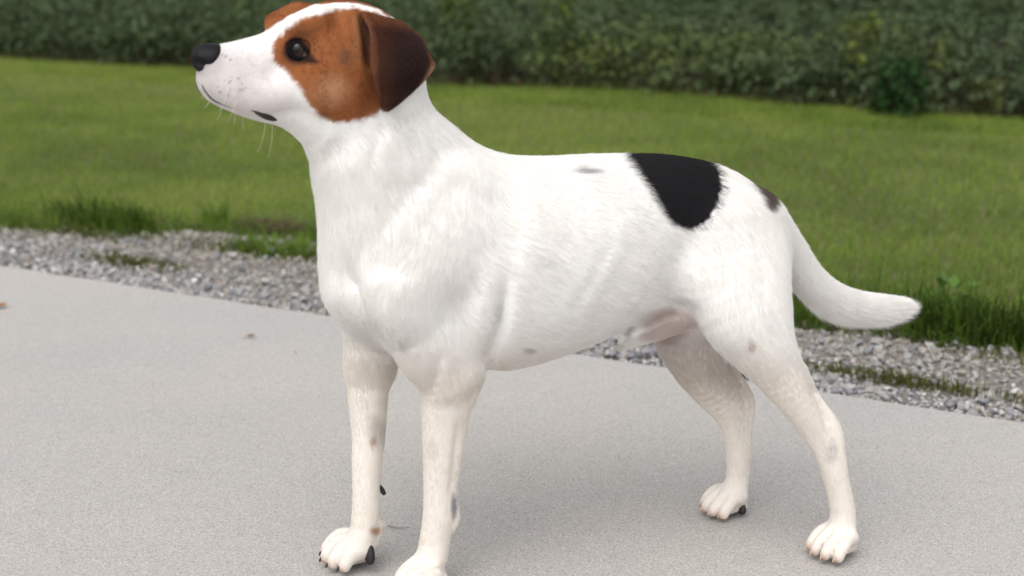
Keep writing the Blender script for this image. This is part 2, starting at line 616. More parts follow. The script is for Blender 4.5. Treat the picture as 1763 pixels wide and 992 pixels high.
for cnt, b0, b1, wa, s0, s1 in ((52000, 1.3, 4.5, 6.5, .024, .044), (30000, 4.5, 12, 11, .06, .11), (22000, 12, 45, 32, .14, .28)):
    b = B_FIELD + RNG.uniform(b0, b1, cnt)
    a = RNG.uniform(-wa, wa, cnt)
    P = ab(a, b)
    rowm = .10 * np.cos(b / .38 * 2 * math.pi)
    P[:, 2] = canopy_h(P) * (.90 + rowm * .35) - np.abs(RNG.normal(0, .035, cnt))
    add_leaves(P, RNG.uniform(s0, s1, cnt), RNG.normal(-.1, .4, cnt), RNG.uniform(0, 6.28, cnt), bean_tint(P, cnt, np.ones(cnt)))
tag(link('bean_field', mesh_np('bean_field', np.concatenate(VS), [np.concatenate(TS)], bean_m.m, attrs={'tint': np.concatenate(CS)}, smooth=False)), kind='stuff')
# bare stalks at the foot of the first rows
st_v = []
under_m = Mat('field_litter')
under_m.l(under_m.ramp(under_m.noise(30, 5, .7), [(.3, (.018, .016, .010)), (.7, (.055, .042, .024))]), under_m.b.inputs['Base Color'])
under_m.b.inputs['Roughness'].default_value = 1
grid('field_soil', np.linspace(-80, 80, 81), np.concatenate([np.linspace(B_FIELD + .02, B_FIELD + 3, 20), np.linspace(B_FIELD + 3.5, 120, 40)]), lambda a, b: -.020 + .004 * np.sin(a * 3) , under_m.m)
far_m = Mat('far_canopy')
far_m.l(far_m.ramp(far_m.noise(1.2, 6, .75), [(.3, (.020, .032, .012)), (.7, (.060, .085, .036))]), far_m.b.inputs['Base Color'])
far_m.b.inputs['Roughness'].default_value = .8
far_m.bump(far_m.noise(9, 5, .8), 1.0, .12)
grid('far_field', np.linspace(-400, 400, 161), np.concatenate([np.linspace(B_FIELD + 4.5, 40, 60), np.linspace(42, 420, 40)]), lambda a, b: .19 + .03 * np.sin(a * 1.7 + b) * np.sin(b * 2.3), far_m.m)
n = 2600
b = B_FIELD + RNG.uniform(.02, .9, n)
a = RNG.uniform(-5, 5, n)
P = ab(a, b, -.022)
tag(link('bean_stalks', grass_mesh('bean_stalks', [blades(P, RNG.uniform(.10, .24, n), RNG.uniform(.003, .006, n), np.abs(RNG.normal(.12, .12, n)), RNG.uniform(0, 6.28, n),
    np.where(RNG.random((n, 1)) < .5, np.array([[.10, .062, .034]]), np.array([[.060, .070, .028]])) * RNG.uniform(.5, 1.2, (n, 1)), .3)])), kind='stuff')


def weed(name, label, px, py, h, rad, n, tint, size, cat, z=-.005, stems=6, pointed=1.2, droop=-.2):
    base = at_px(px, py, z)
    root = empty(name, base)
    tag(root, label, cat)
    zr = RNG.beta(1.5, pointed, n)
    an = RNG.uniform(0, 6.28, n)
    r = rad * np.sqrt(RNG.random(n)) * (1 - .55 * zr)
    C = np.stack([np.cos(an) * r, np.sin(an) * r, .015 + zr * h], 1) + base
    o = link('foliage', leafy('foliage', C, RNG.uniform(*size, n), RNG.normal(droop, .5, n), an + RNG.normal(0, .5, n), np.array(tint) * RNG.uniform(.55, 1.35, (n, 1))), root)
    for q in range(stems):
        an = RNG.uniform(0, 6.28)
        tip = base + np.array([math.cos(an) * rad * .6, math.sin(an) * rad * .6, h * RNG.uniform(.6, .95)])
        VV, FF = tube(catmull([base + np.array([0, 0, -.01]), (base + tip) / 2 + np.array([0, 0, h * .12]), tip], 4), np.linspace(.0030, .0012, 9), 5)
        link('stem', mesh_np('stem', VV, FF, stem_m.m), root)
    return root


def tube(pts, rad, seg=8):
    pts = np.asarray(pts, float)
    T = unit(np.gradient(pts, axis=0))
    a = unit(np.cross(T, np.array([.13, .4, .9])))
    b = np.cross(a, T)
    ang = np.linspace(0, 2 * math.pi, seg, endpoint=False)
    VV = (pts[:, None, :] + rad[:, None, None] * (np.cos(ang)[None, :, None] * a[:, None, :] + np.sin(ang)[None, :, None] * b[:, None, :])).reshape(-1, 3)
    k = np.arange(seg)
    QQ = np.concatenate([np.stack([i * seg + k, i * seg + np.roll(k, -1), (i + 1) * seg + np.roll(k, -1), (i + 1) * seg + k], 1) for i in range(len(pts) - 1)])
    return VV, [QQ, np.array([list(range(seg))[::-1]]), np.array([list(range((len(pts) - 1) * seg, len(pts) * seg))])]


def catmull(A, sub):
    A = np.asarray(A, float)
    P = np.vstack([2 * A[0] - A[1], A, 2 * A[-1] - A[-2]])
    out = []
    for i in range(1, len(P) - 2):
        for k in range(sub):
            t = k / sub
            out.append(0.5 * (2 * P[i] + (P[i + 1] - P[i - 1]) * t + (2 * P[i - 1] - 5 * P[i] + 4 * P[i + 1] - P[i + 2]) * t * t + (3 * P[i] - P[i - 1] - 3 * P[i + 1] + P[i + 2]) * t ** 3))
    out.append(P[-2])
    return np.array(out)


stem_m = Mat('stem')
stem_m.b.inputs['Base Color'].default_value = (.075, .085, .030, 1)
stem_m.b.inputs['Roughness'].default_value = .7
weed('bush', 'small dark green bush standing out from the field edge onto the lawn', 1548, 212, .20, .10, 420, (.030, .075, .018), (.026, .045), 'bush')
weed('weed', 'tall yellow-green weed among the bean plants above the small bush', 1478, 196, .32, .09, 160, (.105, .140, .022), (.025, .045), 'weed', pointed=.7)
weed('weed', 'thin upright yellow-green weed right of the small bush', 1611, 202, .26, .028, 60, (.115, .135, .030), (.020, .036), 'weed', pointed=1.0, stems=3)
weed('weed', 'low olive weeds at the field edge left of the small bush', 1318, 172, .15, .12, 150, (.085, .105, .025), (.022, .040), 'weed', stems=5)
weed('weed', 'yellow-green weed at the foot of the beans near the right border', 1700, 204, .12, .07, 90, (.10, .115, .022), (.022, .040), 'weed', stems=4)
weed('weed', 'pale green weed among the beans just right of the dog ear', 792, 142, .36, .13, 190, (.095, .135, .028), (.028, .050), 'weed', pointed=.7)
weed('weed', 'pale green weed among the beans between the dog head and its back', 962, 150, .36, .10, 150, (.090, .125, .026), (.026, .046), 'weed', pointed=.7)
weed('weed', 'bright green weed in the beans left of the dog head', 440, 110, .42, .15, 200, (.085, .130, .022), (.030, .052), 'weed', pointed=.6)
weed('broadleaf_weed', 'broad-leaved green weed in the long grass right of the tail tip', 1635, 566, .060, .045, 46, (.10, .19, .035), (.020, .036), 'weed', z=-.008, stems=4, droop=.1)


# ---- fallen leaves and a crack mark on the concrete
def dry_leaf(px, py, size, az, label, tint, z=.003):
    base = ground(px, py, 0)
    n = 7
    u = np.linspace(0, 1, n)
    wdt = np.sin(u * math.pi) ** .7 * size * .26
    mid = np.stack([(u - .5) * size, 0 * u, .0025 + .006 * (u - .4) ** 2 * size / .02], 1)
    L = mid + np.stack([0 * u, wdt, wdt * .55], 1)
    Rr = mid + np.stack([0 * u, -wdt, wdt * .35], 1)
    VV = np.concatenate([mid, L, Rr])
    VV = np.concatenate([VV, VV + np.array([0, 0, .0004])])
    c, s_ = math.cos(az), math.sin(az)
    VV = VV @ np.array([[c, s_, 0], [-s_, c, 0], [0, 0, 1]])
    k = np.arange(n - 1)
    q = np.concatenate([np.stack([k, k + 1, k + 1 + n, k + n], 1), np.stack([k + 1, k, k + 2 * n, k + 1 + 2 * n], 1)])
    q = np.concatenate([q[:, ::-1], q + 3 * n])
    m = Mat('dry_leaf')
    m.l(m.ramp(m.noise(160, 3), [(.3, tuple(x * .6 for x in tint)), (.7, tint)]), m.b.inputs['Base Color'])
    m.b.inputs['Roughness'].default_value = .8
    root = empty('dry_leaf', base)
    tag(root, label, 'leaf', 'dry leaves on the concrete')
    link('leaf_blade', mesh_np('leaf_blade', VV + base + np.array([0, 0, .0012]), [q], m.m), root)
    sv, sf = tube(np.array([[-.5 * size, 0, .002], [-.7 * size, .05 * size, .0015], [-.9 * size, .02 * size, .0012]]) @ np.array([[c, s_, 0], [-s_, c, 0], [0, 0, 1]]) + base, np.array([.0006, .0005, .0004]), 5)
    link('leaf_stalk', mesh_np('leaf_stalk', sv, sf, m.m), root)


dry_leaf(432, 583, .016, .4, 'small curled brown leaf on the concrete left of the front legs', (.22, .13, .06))
dry_leaf(2, 531, .026, 1.0, 'orange brown leaf on the concrete cut by the left picture border', (.34, .15, .05))
dry_leaf(508, 610, .006, 2.2, 'tiny orange leaf scrap on the concrete nearest the far front leg', (.36, .16, .06))
crack_pts = np.array([ground(x, y, .0022) for x, y in ((668, 905), (682, 908), (692, 909), (706, 908))])  # thin tube standing in for a faint crack mark in the slab
crack_mark_m = Mat('crack_mark')
crack_mark_m.b.inputs['Base Color'].default_value = (.27, .23, .19, 1)
VV, FF = tube(catmull(crack_pts, 3), np.linspace(.0008, .0004, 10), 6)
tag(link('crack_mark', mesh_np('crack_mark', VV, FF, crack_mark_m.m)), 'thin pale strand standing in for a faint crack mark on the concrete between the front feet', 'crack_mark')


# ------------------------------------------------------------------ the dog: one continuous body grown from anatomy chains
class Frame:
    """a vertical plane along the animal; at() puts a node of the photo's outline at a sideways distance s from the midline"""
    def __init__(s, P0, ang):
        s.P0 = np.asarray(P0, float)
        s.u = np.array([math.cos(ang), math.sin(ang), 0])
        s.n = np.array([-math.sin(ang), math.cos(ang), 0])

    def at(s, px, py, off=0.0):
        d = ray(px, py)
        t = (s.P0 @ s.n + off - CAM @ s.n) / (d @ s.n)
        return CAM + d * t

    def scale(s, p):
        return ((p - CAM) @ FWD) / FPX


FOOT = dict(nf=ground(736, 1024), ff=ground(612, 972), nr=ground(1442, 958), fr=ground(1255, 886))
front_mid = (FOOT['nf'] + FOOT['ff']) / 2
rear_mid = (FOOT['nr'] + FOOT['fr']) / 2
axis = rear_mid - front_mid
YAW = math.atan2(axis[1], axis[0])
BF = Frame((front_mid + rear_mid) / 2, YAW)
HF = Frame(BF.at(640, 130, 0), YAW + math.radians(13))
SIDE = {k: float((v - BF.P0) @ BF.n) for k, v in FOOT.items()}


def catmull(A, sub):
    A = np.asarray(A, float)
    if len(A) == 2:
        t = np.linspace(0, 1, sub + 1)[:, None]
        return A[0] * (1 - t) + A[1] * t
    P = np.vstack([2 * A[0] - A[1], A, 2 * A[-1] - A[-2]])
    out = []
    for i in range(1, len(P) - 2):
        for k in range(sub):
            t = k / sub
            out.append(0.5 * (2 * P[i] + (P[i + 1] - P[i - 1]) * t + (2 * P[i - 1] - 5 * P[i] + 4 * P[i + 1] - P[i + 2]) * t * t
                              + (3 * P[i] - P[i - 1] - 3 * P[i + 1] + P[i + 2]) * t ** 3))
    out.append(P[-2])
    return np.array(out)


class Chain:
    def __init__(s, nodes, fr=None, sub=4, flow=1, cap=0.9, world=None, lat=None):
        """nodes: (px, py, sideways m, in-plane radius px, sideways radius m); world: (point, r1 m, r2 m)"""
        s.flow = flow
        if world is None:
            pts = np.array([fr.at(a, b, c) for a, b, c, _, _ in nodes])
            r1 = np.array([nd[3] * fr.scale(p) for nd, p in zip(nodes, pts)])
            r2 = np.array([nd[4] for nd in nodes])
            lat = fr.n
        else:
            pts = np.array([w[0] for w in world])
            r1 = np.array([w[1] for w in world])
            r2 = np.array([w[2] for w in world])
        D = catmull(np.column_stack([pts, r1, r2]), sub)
        s.C, s.r1, s.r2 = D[:, :3], np.maximum(D[:, 3], .001), np.maximum(D[:, 4], .001)
        s.cap = cap
        T = unit(np.diff(s.C, axis=0))
        s.T = T
        s.E2 = unit(lat - (T @ lat)[:, None] * T)
        s.E1 = np.cross(T, s.E2)
        R = np.maximum(s.r1, s.r2)
        s.lo = (s.C - R[:, None]).min(0)
        s.hi = (s.C + R[:, None]).max(0)

    def dist(s, P, margin, tangent=False):
        d = np.full(len(P), margin, np.float32)
        tg = np.zeros((len(P), 3), np.float32) if tangent else None
        sel = np.flatnonzero(((P > s.lo - margin) & (P < s.hi + margin)).all(1))
        if len(sel) == 0:
            return (d, tg) if tangent else d
        Q = P[sel].astype(np.float32)
        best = np.full(len(Q), margin, np.float32)
        bt = np.zeros((len(Q), 3), np.float32)
        for i in range(len(s.T)):
            a, b = s.C[i].astype(np.float32), s.C[i + 1].astype(np.float32)
            R = max(s.r1[i], s.r1[i + 1], s.r2[i], s.r2[i + 1]) + margin
            L = float(np.linalg.norm(b - a))
            m = (a + b) / 2
            k = np.flatnonzero(((Q - m) ** 2).sum(1) < (R + L / 2) ** 2)
            if len(k) == 0:
                continue
            q = Q[k] - a
            tt = q @ s.T[i].astype(np.float32)
            h = np.clip(tt / L, 0, 1)
            r1 = s.r1[i] + (s.r1[i + 1] - s.r1[i]) * h
            r2 = s.r2[i] + (s.r2[i + 1] - s.r2[i]) * h
            rt = np.minimum(r1, r2) * s.cap
            x, y, z = q @ s.E1[i].astype(np.float32), q @ s.E2[i].astype(np.float32), tt - h * L
            k0 = np.sqrt((x / r1) ** 2 + (y / r2) ** 2 + (z / rt) ** 2) + 1e-6
            k1 = np.sqrt((x / r1 ** 2) ** 2 + (y / r2 ** 2) ** 2 + (z / rt ** 2) ** 2) + 1e-6
            dd = k0 * (k0 - 1) / k1
            dd = np.where(k0 < 0.2, -np.minimum(r1, r2) * 0.8, dd).astype(np.float32)
            better = dd < best[k]
            best[k[better]] = dd[better]
            if tangent:
                bt[k[better]] = s.T[i] * s.flow
        d[sel] = best
        if tangent:
            tg[sel] = bt
            return d, tg
        return d


def smin(a, b, k):
    h = np.maximum(k - np.abs(a - b), 0) / k
    return np.minimum(a, b) - h * h * k * 0.25


def smax(a, b, k):
    return -smin(-a, -b, k)


def both(nodes):
    return [nodes, [(a, b, -c, d, e) for a, b, c, d, e in nodes]]


def mirror_chain(ch, fr):
    """the same chain on the other side of the head"""
    import copy
    c = copy.copy(ch)
    refl = lambda A: A - 2 * ((A - fr.P0) @ fr.n)[:, None] * fr.n
    c.C = refl(ch.C)
    c.T = unit(np.diff(c.C, axis=0))
    c.E2 = unit(fr.n - (c.T @ fr.n)[:, None] * c.T)
    c.E1 = np.cross(c.T, c.E2)
    R = np.maximum(c.r1, c.r2)
    c.lo, c.hi = (c.C - R[:, None]).min(0), (c.C + R[:, None]).max(0)
    return c


LEVELS = []          # (smooth-union radius, [(inner radius, [chains])])
B = lambda nodes, **k: Chain(nodes, BF, **k)
Hd = lambda nodes, **k: Chain(nodes, HF, **k)

torso = [B([(630, 482, 0, 66, .044), (664, 474, 0, 112, .060), (710, 478, 0, 142, .070), (775, 470, 0, 168, .079), (860, 456, 0, 186, .085),
            (950, 440, 0, 174, .084), (1040, 420, 0, 158, .078), (1130, 402, 0, 139, .069), (1205, 403, 0, 124, .064), (1255, 417, 0, 106, .058), (1285, 432, 0, 84, .050)], sub=12),
         B([(600, 150, 0, 72, .045), (628, 205, 0, 106, .054), (660, 270, 0, 126, .058), (695, 330, 0, 146, .063), (740, 400, 0, 150, .066)], sub=10),
         B([(640, 300, -.018, 60, .034), (632, 400, -.022, 56, .034), (628, 490, -.026, 50, .032)]),
         B([(640, 300, .018, 60, .034), (632, 400, .022, 56, .034), (624, 490, .026, 50, .032)])]
shoulders = [B([(800, 330, -.040, 60, .03), (748, 430, -.056, 76, .034), (690, 520, -.060, 68, .034)]),
             B([(685, 510, -.056, 70, .036), (735, 590, -.053, 68, .036), (772, 640, -.048, 56, .032)]),
             B([(780, 330, .040, 60, .03), (720, 430, .056, 76, .034), (650, 510, .060, 66, .034)]),
             B([(650, 500, .055, 62, .035), (643, 570, .054, 54, .034), (638, 630, .05, 44, .03)])]
thighs = [B([(1250, 395, -.030, 92, .035), (1268, 470, -.046, 94, .040), (1285, 535, -.057, 82, .042), (1310, 590, -.064, 62, .036), (1344, 645, -.066, 46, .028),
             (1380, 700, -.066, 34, .021), (1409, 745, -.065, 29, .016), (1426, 780, -.065, 26, .015), (1437, 815, -.065, 24, .015), (1446, 850, -.065, 23, .0145),
             (1451, 885, -.065, 24, .016), (1449, 912, -.065, 26, .018)]),
          B([(1230, 430, .030, 85, .035), (1200, 520, .050, 74, .040), (1183, 575, .060, 58, .038), (1198, 622, .065, 48, .032), (1228, 668, .067, 40, .025),
             (1256, 708, .067, 31, .018), (1267, 745, .067, 25, .015), (1271, 790, .067, 22, .014), (1270, 822, .067, 22, .0145), (1264, 846, .067, 24, .017)])]
hocks = [B([(1376, 630, -.066, 10, .008), (1412, 692, -.066, 11, .009), (1437, 738, -.066, 13, .011), (1442, 775, -.066, 13, .011), (1446, 810, -.066, 10, .010)]),
         B([(1252, 622, .066, 10, .009), (1281, 672, .067, 12, .010), (1288, 700, .067, 13, .011), (1283, 745, .067, 12, .011), (1281, 780, .067, 10, .010)])]
arms = [B([(772, 635, -.045, 55, .030), (769, 690, -.040, 47, .027), (766, 730, -.037, 42, .024), (762, 800, -.034, 35, .020), (758, 850, -.032, 31, .018),
           (756, 885, -.031, 30, .018), (751, 920, -.030, 29, .018), (745, 955, -.030, 30, .020)]),
        B([(790, 600, -.046, 22, .016), (818, 640, -.046, 15, .012), (806, 680, -.043, 16, .012)]),
        B([(784, 868, -.031, 5, .007), (786, 890, -.031, 7, .008), (780, 905, -.031, 6, .008)]),
        B([(636, 625, .050, 41, .028), (634, 690, .044, 36, .025), (635, 750, .039, 31, .021), (632, 800, .035, 28, .019), (631, 850, .032, 26, .017),
           (630, 885, .031, 26, .017), (627, 912, .030, 26, .018), (620, 938, .030, 28, .020)]),
        B([(655, 900, .031, 6, .008), (654, 915, .031, 7, .008), (648, 930, .031, 6, .008)])]
tail = [B([(1272, 352, 0, 22, .018), (1314, 358, 0, 28, .018), (1342, 402, .002, 30, .018), (1380, 469, .004, 30, .018), (1424, 509, .008, 29, .018), (1475, 527, .012, 27, .017),
           (1528, 529, .014, 22, .014), (1562, 524, .014, 13, .009)])]
sheath = [B([(1195, 530, 0, 34, .024), (1140, 552, 0, 30, .019), (1095, 574, 0, 23, .015), (1076, 590, 0, 12, .009)], flow=1)]
skull = [Hd([(660, 92, 0, 62, .038), (612, 88, 0, 86, .050), (562, 88, 0, 85, .051), (518, 95, 0, 64, .043)], flow=-1),
         Hd([(680, 128, 0, 50, .040), (650, 130, 0, 80, .046)], flow=-1),
         Hd([(520, 112, 0, 76, .038), (480, 122, 0, 72, .033), (445, 126, 0, 66, .030), (410, 126, 0, 58, .027), (380, 121, 0, 48, .023), (368, 117, 0, 35, .017)], flow=-1)]
for nd, fl in (([(508, 48, -.025, 24, .016), (548, 32, -.028, 26, .016)], 1),
               ([(374, 144, -.009, 24, .013), (404, 156, -.016, 32, .016), (440, 166, -.021, 32, .016), (480, 160, -.024, 32, .016), (530, 150, -.028, 34, .016)], 1),
               ([(550, 148, -.032, 58, .022), (598, 145, -.034, 60, .022)], 1)):
    c = Hd(nd, flow=fl)
    skull += [c, mirror_chain(c, HF)]
jaw = [Hd([(368, 164, 0, 14, .012), (400, 180, 0, 15, .016), (440, 192, 0, 18, .020), (490, 190, 0, 32, .030), (545, 196, 0, 52, .040)])]


def paw(G, yaw_deg, size, spread=1.0, top=None):
    a = YAW + math.pi + math.radians(yaw_deg)
    f = np.array([math.cos(a), math.sin(a), 0])
    l = np.array([-math.sin(a), math.cos(a), 0])
    z = np.array([0, 0, 1.0])
    out, tips = [], []
    for k, o in enumerate((-.0186, -.0068, .0068, .0186)):
        mid = abs(o) < .01
        o *= spread
        e = .006 if mid else 0
        pts = [G + size * (f * -.006 + l * o * .78 + z * .026), G + size * (f * (.007 + e) + l * o * .98 + z * .0262),
               G + size * (f * (.0175 + e) + l * o * 1.02 + z * .0180), G + size * (f * (.0225 + e) + l * o * 1.04 + z * .0105)]
        rr = [.0084, .0083, .0087, .0080]
        out.append(Chain(None, world=[(p, r * size, r * size * .92) for p, r in zip(pts, rr)], lat=l, sub=3))
        tips.append((pts[-1] + size * f * .0055 + z * size * .002, f, l, size))
    pad = Chain(None, world=[(G + size * (f * -.012 + z * .013), .012 * size, .016 * size), (G + size * (f * .008 + z * .012), .011 * size, .017 * size)], lat=l, sub=2)
    return out, pad, tips


PAWS = [paw(FOOT['nf'], 6, 1.06), paw(FOOT['ff'], 16, 1.06, 1.12), paw(FOOT['nr'], 20, .98, 1.05), paw(FOOT['fr'], 12, .98)]


def field(P):
    M = 0.045

    def grp(chains, k):
        d = None
        for c in chains:
            e = c.dist(P, M)
            d = e if d is None else smin(d, e, k)
        return d
    d = grp(torso, .040)
    d = smin(d, grp(shoulders, .014), .022)
    d = smin(d, grp(thighs, .01), .024)
    d = smin(d, grp(hocks, .01), .007)
    d = smin(d, grp(arms, .010), .012)
    d = smin(d, grp(tail, .01), .014)
    d = smin(d, grp(sheath, .01), .028)
    h = smin(grp(skull, .014), grp(jaw, .01), .007)
    d = smin(d, h, .028)
    for toes, pad, _ in PAWS:
        p = smin(grp(toes, .0020), grp([pad], .01), .008)
        d = smin(d, p, .010)
    for c, r in EYES:
        d = smax(d, r - np.linalg.norm(P - c, axis=1).astype(np.float32), .001)
    return d + 0.0016


EYES = []
ALL = torso + shoulders + thighs + hocks + arms + tail + sheath + skull + jaw + [c for t, p, _ in PAWS for c in t]


def surface_nets(fn, lo, hi, h, blk=4, band=.015):
    n = np.ceil((hi - lo) / (h * blk)).astype(int)
    ax = [lo[i] + (np.arange(n[i]) + .5) * h * blk - h * .5 for i in range(3)]
    C = np.stack(np.meshgrid(*ax, indexing='ij'), -1).reshape(-1, 3)
    dc = fn(C)
    D = np.repeat(np.repeat(np.repeat(dc.reshape(n), blk, 0), blk, 1), blk, 2).astype(np.float32)
    act = np.argwhere(np.abs(dc.reshape(n)) < band)
    off = np.stack(np.meshgrid(*[np.arange(blk)] * 3, indexing='ij'), -1).reshape(-1, 3)
    I = (act[:, None, :] * blk + off[None]).reshape(-1, 3)
    D[I[:, 0], I[:, 1], I[:, 2]] = fn(lo + I * h)
    S = D < 0
    cnt = np.zeros(np.array(S.shape) - 1, np.uint8)
    corner = [(a, b, c) for a in (0, 1) for b in (0, 1) for c in (0, 1)]
    sh = cnt.shape
    for a, b, c in corner:
        cnt += S[a:a + sh[0], b:b + sh[1], c:c + sh[2]]
    A = np.argwhere((cnt > 0) & (cnt < 8))
    vals = np.stack([D[A[:, 0] + a, A[:, 1] + b, A[:, 2] + c] for a, b, c in corner], 1)
    acc, num = np.zeros((len(A), 3)), np.zeros(len(A))
    cr = np.array(corner, float)
    for i in range(8):
        for j in range(i + 1, 8):
            if np.abs(cr[i] - cr[j]).sum() != 1:
                continue
            va, vb = vals[:, i], vals[:, j]
            m = (va < 0) != (vb < 0)
            t = np.where(m, va / np.where(m, va - vb, 1), 0)
            acc += np.where(m[:, None], cr[i] + t[:, None] * (cr[j] - cr[i]), 0)
            num += m
    V = lo + (A + acc / num[:, None]) * h
    vid = np.full(sh, -1, np.int32)
    vid[A[:, 0], A[:, 1], A[:, 2]] = np.arange(len(A))
    Q = []
    for axn in range(3):
        s0 = [slice(None)] * 3
        s1 = [slice(None)] * 3
        s0[axn], s1[axn] = slice(0, -1), slice(1, None)
        a, b = S[tuple(s0)], S[tuple(s1)]
        E = np.argwhere(a != b)
        o1, o2 = [x for x in range(3) if x != axn]
        ok = (E[:, o1] > 0) & (E[:, o2] > 0) & (E[:, o1] < sh[o1]) & (E[:, o2] < sh[o2])
        E = E[ok]
        q = []
        for da, db in ((-1, -1), (0, -1), (0, 0), (-1, 0)):
            c = E.copy()
            c[:, o1] += da
            c[:, o2] += db
            q.append(vid[c[:, 0], c[:, 1], c[:, 2]])
        q = np.stack(q, 1)
        inside = S[E[:, 0], E[:, 1], E[:, 2]]
        flip = inside if axn != 1 else ~inside
        q[~flip] = q[~flip][:, ::-1]
        Q.append(q)
    Q = np.concatenate(Q)
    return V, Q[(Q >= 0).all(1)]


def cast(fn, px, py, t0=1.0, t1=2.2):
    """first point of the body met by the line of sight through a photo pixel"""
    d = unit(ray(px, py))
    t = np.linspace(t0, t1, 600)
    f = fn(CAM + t[:, None] * d)
    i = int(np.argmax(f < 0))
    a, b = t[i - 1], t[i]
    for _ in range(14):
        m = (a + b) / 2
        if fn((CAM + m * d)[None])[0] < 0:
            b = m
        else:
            a = m
    return CAM + b * d, d


def reflect(p):
    return p - 2 * ((p - HF.P0) @ HF.n) * HF.n


EYE_R = .0118
hit, dv = cast(field, 512, 86)
g = np.array([field((hit + e)[None])[0] - field((hit - e)[None])[0] for e in np.eye(3) * .002])
eye_n = unit(g)
eye_c = hit - eye_n * .0094
EYES = [(eye_c, EYE_R - .0008), (reflect(eye_c), EYE_R - .0008)]

LO = np.array([-.40, 1.35, -.002])
HI = np.array([.50, 1.98, .64])
V, Q = surface_nets(field, LO, HI, .0024)
V[:, 2] = np.maximum(V[:, 2], .0008)


def photo_px(P):
    q = P - CAM
    z = q @ FWD
    return 881.5 + FPX * (q @ RIGHT) / z, 496 - FPX * (q @ UP) / z


def normals(V, Q):
    N = np.zeros_like(V)
    fn_ = np.cross(V[Q[:, 2]] - V[Q[:, 0]], V[Q[:, 3]] - V[Q[:, 1]])
    for k in range(4):
        np.add.at(N, Q[:, k], fn_)
    return unit(N)


def inside_poly(x, y, poly):
    """signed distance (px, positive inside) to a closed polygon smoothed by splines"""
    P = np.asarray(poly, float)
    n = len(P)
    P = catmull(np.vstack([P, P[:1]]), 5)[:-1]
    d = np.full(len(x), 1e9)
    ins = np.zeros(len(x), bool)
    for i in range(len(P)):
        a, b = P[i], P[(i + 1) % len(P)]
        ab = b - a
        t = np.clip(((x - a[0]) * ab[0] + (y - a[1]) * ab[1]) / (ab @ ab + 1e-9), 0, 1)
        d = np.minimum(d, np.hypot(x - a[0] - t * ab[0], y - a[1] - t * ab[1]))
        c = (a[1] > y) != (b[1] > y)
        with np.errstate(all='ignore'):
            xi = a[0] + (y - a[1]) / (b[1] - a[1]) * ab[0]
        ins ^= c & (x < xi)
    return np.where(ins, d, -d)

# smooth the trunk (not the paws, head or hocks), then colour and groom the coat
def smooth_mesh(V, Q, w, its):
    E = np.concatenate([Q[:, [0, 1]], Q[:, [1, 2]], Q[:, [2, 3]], Q[:, [3, 0]]])
    deg = np.bincount(E.ravel(), minlength=len(V)).astype(float)[:, None]
    for it in range(its):
        for lam in (.6, -.62) if its > 3 else (.5,):
            S = np.zeros_like(V)
            for c in range(3):
                S[:, c] = np.bincount(E[:, 0], V[E[:, 1], c], len(V)) + np.bincount(E[:, 1], V[E[:, 0], c], len(V))
            V = V + lam * w[:, None] * (S / deg - V)
    return V


px, py = photo_px(V)
side = (V - BF.P0) @ BF.n
legs = np.clip((py - 640) / 60, 0, 1)
headw = 1 - sstep(560, 720, px + (py - 100) * .8)
w = np.clip(1 - legs * .9 - headw * .8, .08, 1)
V = smooth_mesh(V, Q, w, 16)
V[:, 2] = np.maximum(V[:, 2], .0008)
NB = normals(V, Q)


def stroke(pts, depth_mm, width, sides=(-1,)):
    """press a groove (or raise a ridge, negative depth) into the skin along a line; width in outline pixels"""
    global V
    P = catmull(pts, 6)
    for sd in sides:
        ok = (side * sd > -.004) & ((NB @ BF.n) * sd > -.25)
        X, Y = (px, py) if sd < 0 else photo_px(V - 2 * side[:, None] * BF.n)
        d = np.full(len(V), 1e9)
        along = np.zeros(len(V))
        for i in range(len(P) - 1):
            a, b = P[i], P[i + 1]
            ab_ = b - a
            t = np.clip(((X - a[0]) * ab_[0] + (Y - a[1]) * ab_[1]) / (ab_ @ ab_), 0, 1)
            e = np.hypot(X - a[0] - t * ab_[0], Y - a[1] - t * ab_[1])
            better = e < d
            d[better] = e[better]
            along[better] = ((i + t) / (len(P) - 1))[better]
        taper = np.minimum(1, np.minimum(along, 1 - along) * 4 + .1)
        V = V - NB * (ok * depth_mm * .001 * taper * np.exp(-(d / width) ** 2))[:, None]


NEAR, BOTH = (-1,), (-1, 1)
stroke([(662, 205), (648, 250), (634, 300), (634, 345), (646, 380)], 1.5, 14, BOTH)          # throat groove
stroke([(800, 285), (762, 350), (712, 415), (672, 462), (640, 490)], 1.9, 26, BOTH)           # where neck meets shoulder
stroke([(592, 440), (606, 490), (632, 545), (672, 600), (704, 640)], 6.5, 14, NEAR)           # fold between breast and near arm
stroke([(572, 470), (580, 520), (604, 560), (640, 610)], -4.0, 13, NEAR)                      # breast bone
stroke([(690, 470), (668, 515), (676, 560), (700, 600)], -5.5, 24, BOTH)                      # point of shoulder
stroke([(872, 470), (868, 540), (850, 600), (830, 640)], 4.6, 16, BOTH)                       # behind the upper arm
stroke([(836, 430), (842, 510), (826, 580), (800, 630)], -3.0, 24, BOTH)                      # triceps
stroke([(760, 600), (752, 640), (742, 690)], 1.6, 10, BOTH)
stroke([(1195, 400), (1172, 450), (1160, 500), (1165, 530)], 4.0, 32, BOTH)                   # hollow of the flank
stroke([(1225, 440), (1215, 500), (1235, 560), (1275, 615)], -2.6, 26, BOTH)                  # thigh front
stroke([(1300, 430), (1318, 520), (1345, 610), (1376, 680)], 2.2, 14, BOTH)                   # hamstring line
stroke([(1120, 330), (1060, 420), (1010, 500), (960, 560)], -1.6, 26, BOTH)                   # last ribs
stroke([(1060, 400), (1020, 480), (975, 550)], 1.2, 12, BOTH)
